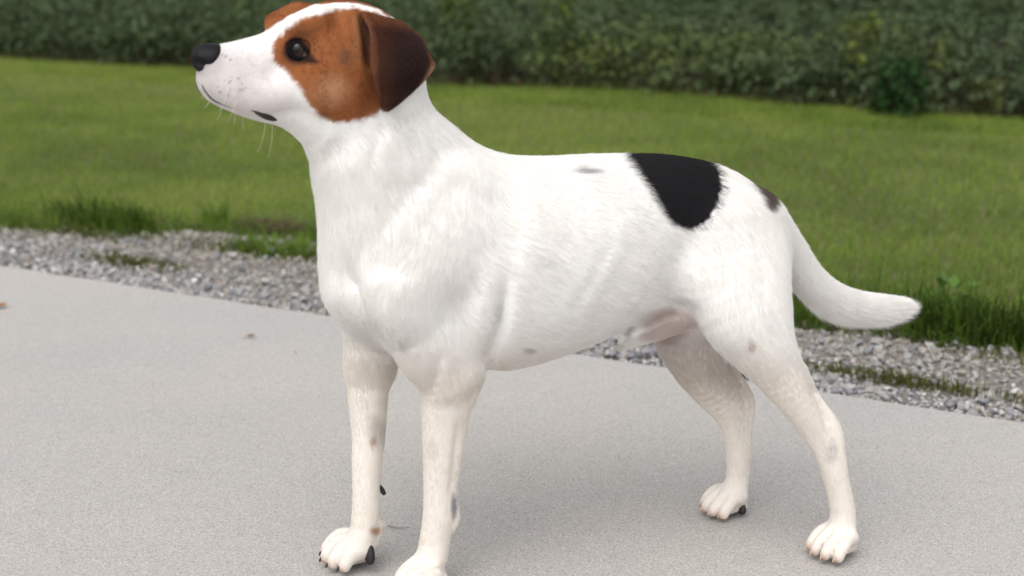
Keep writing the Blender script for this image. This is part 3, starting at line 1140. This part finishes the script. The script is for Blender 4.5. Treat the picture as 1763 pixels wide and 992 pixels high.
stroke([(900, 330), (890, 400), (880, 470)], 1.2, 20, BOTH)
stroke([(1396, 655), (1416, 700), (1432, 752)], 3.6, 9, NEAR)                                 # hollow in front of the hock tendon
stroke([(1404, 712), (1424, 762), (1434, 800)], -1.4, 8, NEAR)
stroke([(1256, 640), (1276, 680), (1286, 722)], 3.4, 9, NEAR)
stroke([(790, 725), (783, 800), (777, 858)], 3.6, 7, NEAR)                                    # tendon behind the forearm
stroke([(744, 690), (742, 760), (743, 830)], -1.2, 10, NEAR)
stroke([(656, 690), (650, 760), (646, 840)], 2.6, 8, NEAR)
stroke([(622, 18), (628, 50), (632, 80), (635, 118)], 7.0, 6, NEAR)                            # the open front of the ear
stroke([(540, 120), (580, 118), (612, 128)], -1.5, 16, NEAR)                                  # cheek bone
stroke([(486, 110), (470, 126), (455, 140)], 1.8, 14, NEAR)                                   # below the eye
for sc_, am in ((16, .0011), (34, .0005)):
    V = V + NB * (am * (1 - headw) * (1 - .6 * legs) * vnoise(V, sc_, 61))[:, None]
V[:, 2] = np.maximum(V[:, 2], .0008)
V = smooth_mesh(V, Q, w, 3)
NB = normals(V, Q)


def flow_field(P, chains, falloff=.010):
    acc = np.zeros_like(P)
    for c in chains:
        d, t = c.dist(P, .045, True)
        acc += np.exp(-np.maximum(d, -.01) / falloff)[:, None] * t
    return unit(acc + 1e-9)


FL = flow_field(V, ALL)
# on the trunk hair also falls outward and down from the spine
down = np.array([0, 0, -1.0])
trunk = sstep(600, 760, px) * (1 - sstep(1330, 1400, px)) * (1 - sstep(600, 680, py))
FL = unit(FL + down * (.55 * trunk)[:, None])
swirl = np.stack([vnoise(V, 14, k) for k in (1, 2, 3)], 1) + .5 * np.stack([vnoise(V, 38, k) for k in (4, 5, 6)], 1)
chest = (1 - sstep(720, 860, px)) * sstep(190, 260, py) * (1 - sstep(600, 660, py))
FL = FL + swirl * (.02 + .09 * chest)[:, None]
FL = unit(FL - (FL * NB).sum(1)[:, None] * NB)


def mirrored(P, fr):
    s_ = (P - fr.P0) @ fr.n
    return np.where((s_ > 0)[:, None], P - 2 * s_[:, None] * fr.n, P)


bx, by = photo_px(mirrored(V, BF))
hx, hy = photo_px(mirrored(V, HF))
wob = vnoise(V, 160, 8) * 3.0 + vnoise(V, 420, 9) * 2.0
is_head = sstep(-22, 14, (-(hx - 500) * 85 - (hy - 258) * 220) / 236)
WHITE = np.array([.865, .855, .838])
COL = np.tile(WHITE, (len(V), 1))


def paint(mask, c):
    global COL
    COL = COL * (1 - mask[:, None]) + np.asarray(c) * mask[:, None]


def blob(x, y, cx, cy, rx, ry, soft=.6):
    return 1 - sstep(1 - soft, 1 + soft, np.hypot((x - cx) / rx, (y - cy) / ry) + wob * .03)


cream = np.clip(vnoise(V, 9, 11) * .5 + .5, 0, 1)
paint(.25 * cream, (.82, .78, .73))
paint(.80 * sstep(560, 700, by), (.81, .755, .69))                                    # warmer, thinner coat down the legs
paint(.15 * sstep(.2, .8, vnoise(V, 30, 12)) * (1 - trunk * .5), (.72, .69, .66))
# skin showing through at the groin; the inside of the far thigh is mostly shade painted in
inner = (1 - sstep(1.2, 1.9, np.hypot((px - 1150) / 34, (py - 556) / 15))) * (np.abs(side) < .055)
paint(.50 * inner, (.55, .40, .36))
paint(.40 * sstep(.0, .03, side) * sstep(560, 580, py) * (1 - sstep(640, 720, py)) * (px > 1110), (.52, .44, .41))
# black saddle patch
blk = inside_poly(bx, by, [(1062, 240), (1072, 268), (1092, 296), (1116, 330), (1134, 360), (1150, 383), (1168, 391), (1190, 393), (1212, 384), (1231, 360), (1241, 330), (1241, 308), (1232, 287), (1218, 270), (1190, 240), (1120, 225)])
paint(sstep(-3, 3, blk + wob), (.009, .0085, .010))
tb = inside_poly(bx, by, [(1280, 296), (1300, 306), (1322, 322), (1333, 340), (1328, 354), (1316, 352), (1306, 334), (1292, 316)])
paint(.9 * sstep(-4, 3, tb + wob), (.060, .028, .018))
# small flecks of pigment
for cx, cy, rx, ry, a, c in ((1005, 294, 20, 4, .55, (.22, .21, .24)), (995, 288, 7, 5, .4, (.2, .2, .24)), (905, 603, 8, 5, .5, (.3, .26, .24)), (1293, 590, 7, 6, .6, (.40, .24, .16)), (852, 540, 8, 22, .2, (.38, .38, .42)),
                             (650, 742, 16, 24, .45, (.36, .32, .29)), (643, 760, 5, 8, .7, (.36, .22, .13)), (646, 914, 10, 8, .85, (.36, .20, .11)), (782, 870, 5, 20, .7, (.20, .20, .24)),
                             (745, 775, 10, 16, .2, (.4, .38, .36)), (1080, 574, 7, 8, .5, (.06, .06, .07)), (1200, 720, 8, 10, .3, (.35, .3, .28)), (1430, 775, 12, 14, .35, (.4, .36, .36)), (930, 450, 20, 10, .12, (.4, .4, .42)),
                             (740, 250, 9, 16, .15, (.45, .45, .45)), (1180, 518, 26, 7, .25, (.2, .2, .22))):
    paint(a * blob(px, py, cx, cy, rx, ry), c)
# tan head patches either side of the blaze
hp = inside_poly(hx, hy, [(468, 90), (474, 70), (492, 52), (518, 35), (556, 21), (598, 14), (640, 20), (700, 50), (715, 90), (700, 150), (672, 176), (646, 196), (620, 207), (590, 212), (565, 206), (540, 190), (524, 168), (512, 146), (498, 128), (478, 112)])
hm = sstep(-4, 4, hp + wob * 1.2) * is_head
over = np.interp(px, [459, 482, 505, 542, 573, 596, 618, 652, 670], [53, 37, 26, 16, 10, 6, 7, 16, 37]) - py
hm = np.maximum(hm, sstep(-3, 3, over + wob * .5) * (side > -.02) * (px > 455) * (px < 690) * is_head * (1 - sstep(655, 690, px)))
paint(hm, (.285, .100, .036))
paint(.40 * hm * (1 - sstep(8, 40, np.hypot(hx - 500, (hy - 92) * 1.1))), (.10, .035, .016))
paint(.70 * hm * blob(hx, hy, 572, 156, 26, 24, .8), (.50, .27, .15))
paint(.50 * hm * blob(hx, hy, 545, 175, 26, 18, .8), (.40, .19, .09))
paint(.55 * hm * blob(hx, hy, 595, 100, 13, 15, .8), (.075, .045, .035))
paint(.45 * hm * blob(hx, hy, 620, 60, 12, 40, .8), (.34, .17, .09))
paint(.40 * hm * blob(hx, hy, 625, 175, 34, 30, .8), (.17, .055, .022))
paint(.35 * hm * blob(hx, hy, 520, 60, 22, 10, .8), (.12, .05, .03))
paint(.85 * blob(hx, hy, 512, 87, 24, 21, .4) * is_head, (.014, .010, .010))
# grey skin round the nose, whisker spots, dark mouth
nosy = is_head * np.exp(-np.maximum(np.hypot(hx - 358, hy - 108) - 22, 0) / 11)
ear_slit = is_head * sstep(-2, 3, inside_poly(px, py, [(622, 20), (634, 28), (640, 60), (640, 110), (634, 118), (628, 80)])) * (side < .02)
paint(.92 * ear_slit, (.030, .012, .008))  # shade inside the ear opening, painted as dark brown over the carved recess
paint(.80 * nosy, (.035, .033, .038))
paint(.55 * is_head * blob(hx, hy, 385, 148, 40, 28, .9), (.36, .33, .335))
paint(.30 * is_head * blob(hx, hy, 400, 110, 26, 26, .9), (.45, .42, .44))
paint(.75 * (1 - hm) * is_head * blob(hx, hy, 420, 145, 80, 70, .9), (.62, .56, .55))
paint(.9 * is_head * sstep(-3, 3, inside_poly(hx, hy, [(488, 92), (493, 73), (507, 63), (520, 68), (529, 81), (539, 97), (549, 109), (527, 109), (511, 109), (497, 103)])), (.010, .008, .008))
for cx, cy in ((383, 94), (389, 97), (396, 102), (375, 139), (385, 140), (395, 142), (375, 148), (385, 151), (410, 136), (408, 145), (417, 145), (422, 151), (414, 155), (398, 133), (395, 153), (404, 161), (380, 159), (392, 165)):
    paint(.6 * is_head * (1 - sstep(1.0, 2.6, np.hypot(hx - cx, hy - cy))), (.07, .06, .065))
# soles and toe tips
dark_sole = np.where(px < 700, 1.0, .75)
for i, (toes, pad, tips) in enumerate(PAWS):
    near_paw = np.linalg.norm(V[:, :2] - (FOOT['nf'], FOOT['ff'], FOOT['nr'], FOOT['fr'])[i][:2], axis=1) < .06
    sole = near_paw * (1 - sstep(.0045, .0085, V[:, 2] + wob * .0006))
    paint(.92 * sole, (.018, .015, .016) if i == 1 else (.09, .050, .038))
    for tp, f, l, sz in tips:
        paint(.55 * near_paw * (1 - sstep(.004, .011, np.linalg.norm(V - tp + np.array([0, 0, .003]), axis=1))), (.42, .24, .16))
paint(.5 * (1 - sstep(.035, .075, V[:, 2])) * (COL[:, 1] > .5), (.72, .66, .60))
# slight random tone over the whole coat
COL = np.clip(COL * (1 + .03 * vnoise(V, 300, 13))[:, None], .003, .90)

# hair length and lie
LEN = np.full(len(V), .0105)
LEN += .0030 * chest + .0015 * (1 - legs) * np.clip(vnoise(V, 20, 14), 0, 1)
LEN = LEN * (1 - is_head) + .0038 * is_head
LEN = LEN * (1 - .40 * legs)
LEN = np.where(V[:, 2] < .055, .0036, LEN)
tailw = sstep(1335, 1400, px) * (py < 600) * (np.abs(side) < .05)
under = np.clip(-NB[:, 2] * .5 + .5, 0, 1)
LEN = LEN * (1 - tailw) + tailw * (.009 + .018 * under) * (1 - .55 * sstep(1540, 1580, px))
LEN = LEN + .006 * inner
LEN = np.where(np.hypot(hx - 512, hy - 86) < 24, .0012, LEN)
LEN = np.where((is_head > .5) & (np.hypot(hx - 355, hy - 104) < 30), .0012, LEN)
LEN = np.where((is_head > .5) & (hx < 400), np.minimum(LEN, .0028), LEN)
LEN = np.where(V[:, 2] < .010, .0018, LEN)
LEN = np.where((COL[:, 1] < .08) & (px > 1000), LEN * .6, LEN)
LEN = np.where(ear_slit > .4, .0012, LEN)
DIR = unit(FL + NB * (.17 + .22 * tailw)[:, None])
DEN = (1 + 1.2 * is_head) * np.where(V[:, 2] < .08, 1.5, 1.0)
DEN = np.where(NB[:, 1] > .55, DEN * .25, DEN)                                       # thinner where it is turned well away from the light side

coat = Mat('dog_coat')
at_ = coat.n('ShaderNodeAttribute', attribute_name='coat')
coat.l(at_.outputs['Color'], coat.b.inputs['Base Color'])
coat.b.inputs['Roughness'].default_value = .75
coat.b.inputs['Specular IOR Level'].default_value = .06
hair_m = Mat('dog_hair')
at_ = hair_m.n('ShaderNodeAttribute', attribute_name='coat')
hair_m.l(at_.outputs['Color'], hair_m.b.inputs['Base Color'])
hair_m.b.inputs['Roughness'].default_value = .55
bwn = hair_m.n('ShaderNodeRGBToBW')
hair_m.l(at_.outputs['Color'], bwn.inputs[0])
mr_ = hair_m.n('ShaderNodeMapRange')
mr_.inputs['From Max'].default_value = .25
mr_.inputs['To Min'].default_value = .5
mr_.inputs['To Max'].default_value = .04
hair_m.l(bwn.outputs[0], mr_.inputs['Value'])
hair_m.l(mr_.outputs[0], hair_m.b.inputs['Specular IOR Level'])
tl = hair_m.n('ShaderNodeBsdfTranslucent')
hair_m.l(at_.outputs['Color'], tl.inputs['Color'])
mx = hair_m.n('ShaderNodeMixShader', Fac=.28)
hair_m.l(hair_m.b.outputs[0], mx.inputs[1])
hair_m.l(tl.outputs[0], mx.inputs[2])
hair_m.l(mx.outputs[0], hair_m.t.nodes['Material Output'].inputs['Surface'])


def grow_fur(name, V, Q, C, D, Ln, W, parent, total, radius):
    """short hairs rooted all over a skin, each lying along the groomed direction with a little scatter and clumping"""
    T = np.concatenate([Q[:, [0, 1, 2]], Q[:, [0, 2, 3]]])
    a, b, c = V[T[:, 0]], V[T[:, 1]], V[T[:, 2]]
    fn_ = np.cross(b - a, c - a)
    ar = np.linalg.norm(fn_, axis=1)
    pr = ar * W[T].mean(1)
    t = RNG.choice(len(T), total, p=pr / pr.sum())
    u, v = RNG.random(total), RNG.random(total)
    fl = u + v > 1
    u[fl], v[fl] = 1 - u[fl], 1 - v[fl]
    bw = np.stack([1 - u - v, u, v], 1)[:, :, None]
    tv = T[t]
    P = (V[tv] * bw).sum(1)
    d = unit((D[tv] * bw).sum(1))
    n = unit(fn_[t])
    ln = (Ln[tv][:, :, None] * bw).sum(1) * RNG.uniform(.55, 1.2, (total, 1))
    cc = (C[tv] * bw).sum(1) * (1 + RNG.uniform(-1, 1, (total, 1)) * np.where((C[tv] * bw).sum(1)[:, 2:] > .4, .025, .20))
    clump = np.stack([vnoise(P, 260, q) for q in (31, 32, 33)], 1)
    d = unit(d + RNG.normal(0, .065, (total, 3)) + clump * .035)
    pts = np.stack([P - n * .0004 + d * ln * k - n * ln * (.07 * k * k) for k in (0, .33, .67, 1.0)], 1)
    hc = bpy.data.hair_curves.new(name)
    hc.add_curves([4] * total)
    hc.attributes['position'].data.foreach_set('vector', pts.astype(np.float32).ravel())
    r = hc.attributes.get('radius') or hc.attributes.new('radius', 'FLOAT', 'POINT')
    r.data.foreach_set('value', np.tile(np.array([1.0, .85, .6, .15], np.float32) * radius, total))
    ca = hc.attributes.new('coat', 'FLOAT_COLOR', 'CURVE')
    ca.data.foreach_set('color', np.concatenate([np.clip(cc * np.where(cc[:, 2:] > .4, 1.09, 1.0), 0, .965), np.ones((total, 1))], 1).astype(np.float32).ravel())
    hc.materials.append(hair_m.m)
    o = link(name, hc, parent)
    o['kind'] = 'stuff'
    return o


dog = empty('dog', (float(BF.P0[0]), float(BF.P0[1]), 0))
tag(dog, 'white short-haired dog with tan head and black back patch standing on the concrete', 'dog')


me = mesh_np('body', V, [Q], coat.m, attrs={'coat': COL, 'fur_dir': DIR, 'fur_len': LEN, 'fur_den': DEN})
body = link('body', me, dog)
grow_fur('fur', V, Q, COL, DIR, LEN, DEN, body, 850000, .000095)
print('DOG verts', len(V), 'front/rear side offsets', {k: round(v, 3) for k, v in SIDE.items()}, 'yaw', round(math.degrees(YAW), 1))


# ---- ears
def ear_mesh(far=False):
    Lc = catmull([(620, 22), (637, 50), (641, 92), (643, 132), (649, 165), (659, 186)], 6)
    Rc = catmull([(694, 40), (724, 64), (740, 96), (746, 116), (716, 152), (672, 188)], 6)
    n = len(Lc)
    m = 22
    vs = np.linspace(0, 1, n)
    us = np.linspace(0, 1, m)
    sb = np.interp(vs, [0, .12, .3, .6, 1], [-.030, -.044, -.057, -.064, -.061])
    P = np.zeros((n, m, 3))
    for i in range(n):
        for j in range(m):
            u = us[j]
            q = Lc[i] * (1 - u) + Rc[i] * u
            back = .020 * max(0, u - .45) ** 1.5 * (1 - .5 * vs[i]) * 2
            s_ = sb[i] - .012 * (1 - u) ** 3 * math.sin(math.pi * min(1, vs[i] * 1.15)) + back - .005 * math.sin(math.pi * u) + .003 * math.sin(5 * u + 4 * vs[i])
            P[i, j] = HF.at(q[0], q[1], s_)
    for _ in range(10):
        P[1:-1, 1:-1] = (P[1:-1, 1:-1] * 2 + P[:-2, 1:-1] + P[2:, 1:-1]) / 4
    du = np.gradient(P, axis=1)
    dv = np.gradient(P, axis=0)
    Nn = unit(np.cross(dv, du))
    if Nn[n // 2, m // 2] @ HF.n > 0:
        Nn = -Nn
    edge = np.minimum(np.minimum(us, 1 - us)[None, :] * 8, np.minimum(1 - vs, 1)[:, None] * 8).clip(0, 1)
    th = .0009 + .0015 * np.sqrt(edge)[..., None]
    F, K = P + Nn * th, P - Nn * th
    VV = np.concatenate([F.reshape(-1, 3), K.reshape(-1, 3)])
    idx = np.arange(n * m).reshape(n, m)
    q1 = np.stack([idx[:-1, :-1], idx[:-1, 1:], idx[1:, 1:], idx[1:, :-1]], -1).reshape(-1, 4)
    q2 = q1[:, ::-1] + n * m
    bd = np.concatenate([idx[0, :], idx[1:, -1], idx[-1, -2::-1], idx[-2:0:-1, 0]])
    q3 = np.stack([bd, np.roll(bd, -1), np.roll(bd, -1) + n * m, bd + n * m], 1)[:, ::-1]
    QQ = np.concatenate([q1, q2, q3])
    NN = normals(VV, QQ)
    if (NN[n * m // 2] @ HF.n) > 0:
        QQ = QQ[:, ::-1]
        NN = -NN
    U = np.tile(us, n)
    W = np.repeat(vs, m)
    e = np.minimum(np.minimum(U * 60, (1 - U) * 85), (1 - W) * 150)
    nz = vnoise(VV[:n * m], 90, 21)
    c = np.tile(np.array([.030, .0095, .0060]), (n * m, 1))
    mid = np.clip(1 - np.hypot((U - .55) / .45, (W - .5) / .4), 0, 1)[:, None]
    c = c * (1 - mid * .6) + np.array([.012, .0045, .0042]) * mid * .6
    rim = (1 - sstep(1.5, 6, e + nz * 1.5))[:, None]
    c = c * (1 - rim) + np.array([.17, .068, .034]) * rim
    tip = np.clip((1 - np.hypot((U - 1) / .12, (W - .62) / .16)), 0, 1)[:, None]
    c = c * (1 - tip) + np.array([.50, .32, .20]) * tip
    fr_ = (1 - sstep(.05, .45, U + nz * .05))[:, None] * .45
    c = c * (1 - fr_) + np.array([.085, .028, .014]) * fr_
    base = (1 - sstep(.02, .22, W))[:, None] * .75
    c = c * (1 - base) + np.array([.17, .060, .024]) * base
    lo_ = sstep(.72, 1, W)[:, None] * .5
    c = c * (1 - lo_) + np.array([.11, .042, .022]) * lo_
    CC = np.concatenate([c, c * .8 + .02])
    hangs = unit(np.concatenate([dv.reshape(-1, 3)] * 2))
    DD = unit(hangs * 1.0 + NN * .30)
    if far:
        VV = VV - 2 * ((VV - HF.P0) @ HF.n)[:, None] * HF.n
        DD = DD - 2 * (DD @ HF.n)[:, None] * HF.n
        QQ = QQ[:, ::-1]
    return VV, QQ, CC, DD


for far in (False, True):
    VV, QQ, CC, DD = ear_mesh(far)
    o = link('ear', mesh_np('ear', VV, [QQ], coat.m, attrs={'coat': CC}), dog)
    o['label'] = 'dark brown folded ear'
    grow_fur('fur', VV, QQ, CC, DD, np.full(len(VV), .0042), np.ones(len(VV)), o, 9000 if far else 22000, .00011)

# ---- nose leather
NPOLY = [(377, 75), (352, 75), (337, 82), (330, 95), (332, 111), (341, 124), (352, 131), (364, 124), (373, 110), (380, 92)]
Nh = [Hd([(329, 104, -.0062, 4, .0026), (336, 108, -.0080, 7, .0040), (345, 111, -.0112, 7, .0040), (356, 114, -.0140, 4, .0030), (366, 116, -.0190, 2, .0016)])]
Nh += [mirror_chain(Nh[0], HF)]


def nose_field(P):
    s_ = (P - HF.P0) @ HF.n
    x, y = photo_px(P - s_[:, None] * HF.n)
    sc = ((P - CAM) @ FWD) / FPX
    d2 = -inside_poly(x, y, NPOLY) * sc
    wd = (.0125 + .0045 * sstep(335, 368, x)) * (1 - .30 * np.clip((y - 104) / 27, -1, 1) ** 2)
    d = smax(d2, np.abs(s_) - wd, .012)
    for c in Nh:
        d = smax(d, -c.dist(P, .03), .003)
    groove = np.maximum(np.abs(s_) - .0006, x * .001 - .340)
    return smax(d, -groove, .002)


nc = HF.at(354, 104, 0)
NV, NQ = surface_nets(nose_field, nc - .032, nc + .032, .0009)
nose_m = Mat('nose_leather')
nose_m.b.inputs['Base Color'].default_value = (.006, .006, .008, 1)
nose_m.b.inputs['Roughness'].default_value = .55
nose_m.b.inputs['Specular IOR Level'].default_value = .22
vo = nose_m.n('ShaderNodeTexVoronoi', Scale=900.0)
nose_m.l(nose_m.obj(), vo.inputs['Vector'])
nose_m.bump(vo.outputs['Distance'], .35, .0006)
link('nose', mesh_np('nose', NV, [NQ], nose_m.m), dog)

# ---- eyes with wet dark rims
eye_m = Mat('eye')
eye_m.b.inputs['Roughness'].default_value = .10
eye_m.b.inputs['Specular IOR Level'].default_value = .35
at_ = eye_m.n('ShaderNodeAttribute', attribute_name='coat')
eye_m.l(at_.outputs['Color'], eye_m.b.inputs['Base Color'])
rim_m = Mat('eye_rim')
rim_m.b.inputs['Base Color'].default_value = (.010, .009, .010, 1)
rim_m.b.inputs['Roughness'].default_value = .6
rim_m.b.inputs['Specular IOR Level'].default_value = .25
bm = bmesh.new()
bmesh.ops.create_uvsphere(bm, u_segments=48, v_segments=32, radius=EYE_R)
SV = np.array([v.co[:] for v in bm.verts])
SF = [[v.index for v in f.verts] for f in bm.faces]
bm.free()
look = unit(unit(eye_n) * 1.0 - HF.u * .30 + np.array([0, 0, .12]))
rim_out = catmull([(-20, 5), (-17, -11), (-4, -22), (8, -18), (17, -5), (28, 11), (36, 22), (16, 22), (0, 21), (-13, 15), (-20, 5)], 6)[:-1]
rim_in = catmull([(-8, 3), (-7, -4), (-2, -11), (4, -10), (11, -2), (17, 7), (20, 12), (11, 12), (2, 12), (-5, 9), (-8, 3)], 6)[:-1]
R_LID = EYE_R + .0015
ex, ey = 511.0, 86.0
NL = 9
rings = [[] for _ in range(NL + 1)]
for (ox, oy), (ix, iy) in zip(rim_out, rim_in):
    di = unit(ray(ex + ix, ey + iy))
    oc = CAM - eye_c
    bq = oc @ di
    disc = max(bq * bq - (oc @ oc - EYE_R ** 2), 0)
    d0 = unit(CAM + di * (-bq - math.sqrt(disc)) - eye_c)
    tang = unit(d0 - (d0 @ eye_n) * eye_n)
    d1 = unit(eye_n * .10 + tang)
    rings[0].append(eye_c + d0 * (EYE_R - .0008))
    for k_ in range(NL):
        t_ = k_ / (NL - 1)
        rings[k_ + 1].append(eye_c + unit(d0 * (1 - t_) + d1 * t_) * (R_LID + .0003 * math.sin(math.pi * min(1, t_ * 3))))
RV = np.concatenate(rings)
nr = len(rings[0])
RQ = np.concatenate([np.stack([k * nr + np.arange(nr), k * nr + np.roll(np.arange(nr), -1), (k + 1) * nr + np.roll(np.arange(nr), -1), (k + 1) * nr + np.arange(nr)], 1) for k in range(NL)])
if (normals(RV, RQ)[4 * nr] @ eye_n) < 0:
    RQ = RQ[:, ::-1]
lx, ly = photo_px(RV)
drk = sstep(-4, 3, inside_poly(lx, ly, [(ex + a_, ey + b_) for a_, b_ in rim_out[::6]]))[:, None]
RC = np.array([.10, .036, .017]) * (1 - drk) + np.array([.007, .006, .007]) * drk
for far in (False, True):
    c = reflect(eye_c) if far else eye_c
    lk = look - 2 * (look @ HF.n) * HF.n if far else look
    ca = unit(SV) @ lk
    ec = np.where((ca > .90)[:, None], (.002, .002, .002), np.where((ca > .60)[:, None], (.028, .012, .006), (.16, .13, .12)))
    SVo = SV * (1 + .05 * sstep(.75, 1, ca))[:, None] + c
    tri = [f for f in SF if len(f) == 3]
    qu = [f for f in SF if len(f) == 4]
    o = link('eye', mesh_np('eye', SVo, [np.array(tri), np.array(qu)], eye_m.m, attrs={'coat': ec}), dog)
    rv_ = np.array([reflect(p) for p in RV]) if far else RV
    link('eyelid', mesh_np('eyelid', rv_, [RQ[:, ::-1] if far else RQ], coat.m, attrs={'coat': RC}), dog)


# ---- lips, whiskers, claws and pads
def tube(pts, rad, seg=8, flat=None):
    pts = np.asarray(pts, float)
    T = unit(np.gradient(pts, axis=0))
    ref = np.array([.13, .4, .9]) if flat is None else flat
    a = unit(np.cross(T, ref))
    b = np.cross(a, T)
    ang = np.linspace(0, 2 * math.pi, seg, endpoint=False)
    VV = (pts[:, None, :] + rad[:, None, None] * (np.cos(ang)[None, :, None] * a[:, None, :] + np.sin(ang)[None, :, None] * b[:, None, :])).reshape(-1, 3)
    k = np.arange(seg)
    QQ = np.concatenate([np.stack([i * seg + k, i * seg + np.roll(k, -1), (i + 1) * seg + np.roll(k, -1), (i + 1) * seg + k], 1) for i in range(len(pts) - 1)])
    caps = [np.array([list(range(seg))[::-1]]), np.array([list(range((len(pts) - 1) * seg, len(pts) * seg))])]
    return VV, [QQ] + caps


mouth = catmull([(349, 146, 1.4), (354, 156, 2.2), (366, 170, 2.6), (382, 179, 2.0), (404, 187, .8), (424, 190, .7), (437, 190, 2.4), (447, 194, 6.0), (460, 199, 8.0), (472, 204, 6.0), (479, 207, 1.4)], 5)
mp = np.array([cast(field, x, y)[0] for x, y, _ in mouth])
for _ in range(3):
    mp[1:-1] = (mp[:-2] + mp[1:-1] * 2 + mp[2:]) / 4
mr = np.array([r * HF.scale(p) for (_, _, r), p in zip(mouth, mp)])
VV, FF = tube(mp - HF.n * (-.0010 - .35 * mr[:, None]) * 1.0, mr)
lip_m = Mat('lip')
lip_m.b.inputs['Base Color'].default_value = (.016, .011, .012, 1)
lip_m.b.inputs['Roughness'].default_value = .5
link('lip', mesh_np('lip', VV, FF, lip_m.m), dog)
link('lip', mesh_np('lip', np.array([reflect(p) for p in VV]), [f[:, ::-1] for f in FF], lip_m.m), dog)

wh_m = Mat('whisker')
wh_m.b.inputs['Base Color'].default_value = (.75, .70, .58, 1)
WS = [((458, 213), (452, 240), (443, 264)), ((469, 212), (468, 240), (462, 272)), ((420, 198), (418, 212), (420, 228)), ((404, 194), (404, 206), (403, 214)), ((382, 184), (380, 194), (374, 207)),
      ((352, 160), (348, 167), (349, 171)), ((361, 174), (357, 181), (352, 186)), ((395, 150), (386, 176), (372, 196)), ((410, 150), (404, 182), (392, 212))]
for a, b, c in WS:
    p0, _ = cast(field, *a) if a[1] < 190 and a[1] > 90 else (HF.at(a[0], a[1] - 6, -.008), 0)
    s0 = float((p0 - HF.P0) @ HF.n)
    P3 = catmull([p0, HF.at(*b, s0 - .004), HF.at(*c, s0 - .004)], 5)
    VV, FF = tube(P3, np.linspace(.00022, .00006, len(P3)), 5)
    link('whisker', mesh_np('whisker', VV, FF, wh_m.m), dog)

claw_m = Mat('claw')
claw_m.b.inputs['Roughness'].default_value = .35
claw_m.b.inputs['Base Color'].default_value = (.48, .36, .28, 1)
claw_d = Mat('dark_claw')
claw_d.b.inputs['Roughness'].default_value = .35
claw_d.b.inputs['Base Color'].default_value = (.015, .013, .014, 1)
for i, (toes, pad, tips) in enumerate(PAWS):
    for tp, f, l, sz in tips:
        z = np.array([0, 0, 1.0])
        P = catmull([tp - f * .006 * sz + z * .003, tp - f * .002 * sz + z * .0008, tp + f * .0010 * sz - z * .0022, tp + f * .0017 * sz - z * .0045], 3)
        P[:, 2] = np.maximum(P[:, 2], .0012)
        VV, FF = tube(P, np.linspace(.0019, .0008, len(P)) * sz, 8)
        link('claw', mesh_np('claw', VV, FF, (claw_d if i == 1 else claw_m).m), dog)
# the dark dewclaw on the inside of the far forearm
dp_ = np.array([BF.at(x, y, .028) for x, y in ((649, 836), (655, 841), (659, 846), (662, 851))])
VV, FF = tube(catmull(dp_, 3), np.linspace(.0036, .0022, 10), 10)
o = link('claw', mesh_np('claw', VV, FF, claw_d.m), dog)
o['label'] = 'dark dewclaw'
pad_m = Mat('paw_pad')
pad_m.b.inputs['Base Color'].default_value = (.016, .014, .016, 1)
pad_m.b.inputs['Roughness'].default_value = .6
pn = pad_m.noise(900, 2)
pad_m.bump(pn, .5, .0006)


def blob_mesh(name, c, r, ax_u, m, parent):
    """a soft pad: an ellipsoid flattened and pinched towards one end"""
    bm = bmesh.new()
    bmesh.ops.create_icosphere(bm, subdivisions=3, radius=1)
    X = np.array([v.co[:] for v in bm.verts])
    T3 = np.array([[v.index for v in f.verts] for f in bm.faces])
    bm.free()
    X[:, :2] *= (1 - .28 * X[:, 2:3])
    Y = np.cross([0, 0, 1.0], ax_u)
    W = np.array(c) + X[:, :1] * r[0] * ax_u + X[:, 1:2] * r[1] * Y + X[:, 2:3] * r[2] * np.array([0, 0, 1.0])
    W[:, 2] = np.maximum(W[:, 2], .001)
    return link(name, mesh_np(name, W, [T3], m), parent)


for c, r in ((BF.at(636, 951, .020), (.0055, .012, .013)), (BF.at(1276, 874, .060), (.005, .009, .008)), (BF.at(1474, 905, -.065), (.0, .0, .0))):
    if r[0]:
        blob_mesh('paw_pad', c, r, BF.u, pad_m.m, dog)
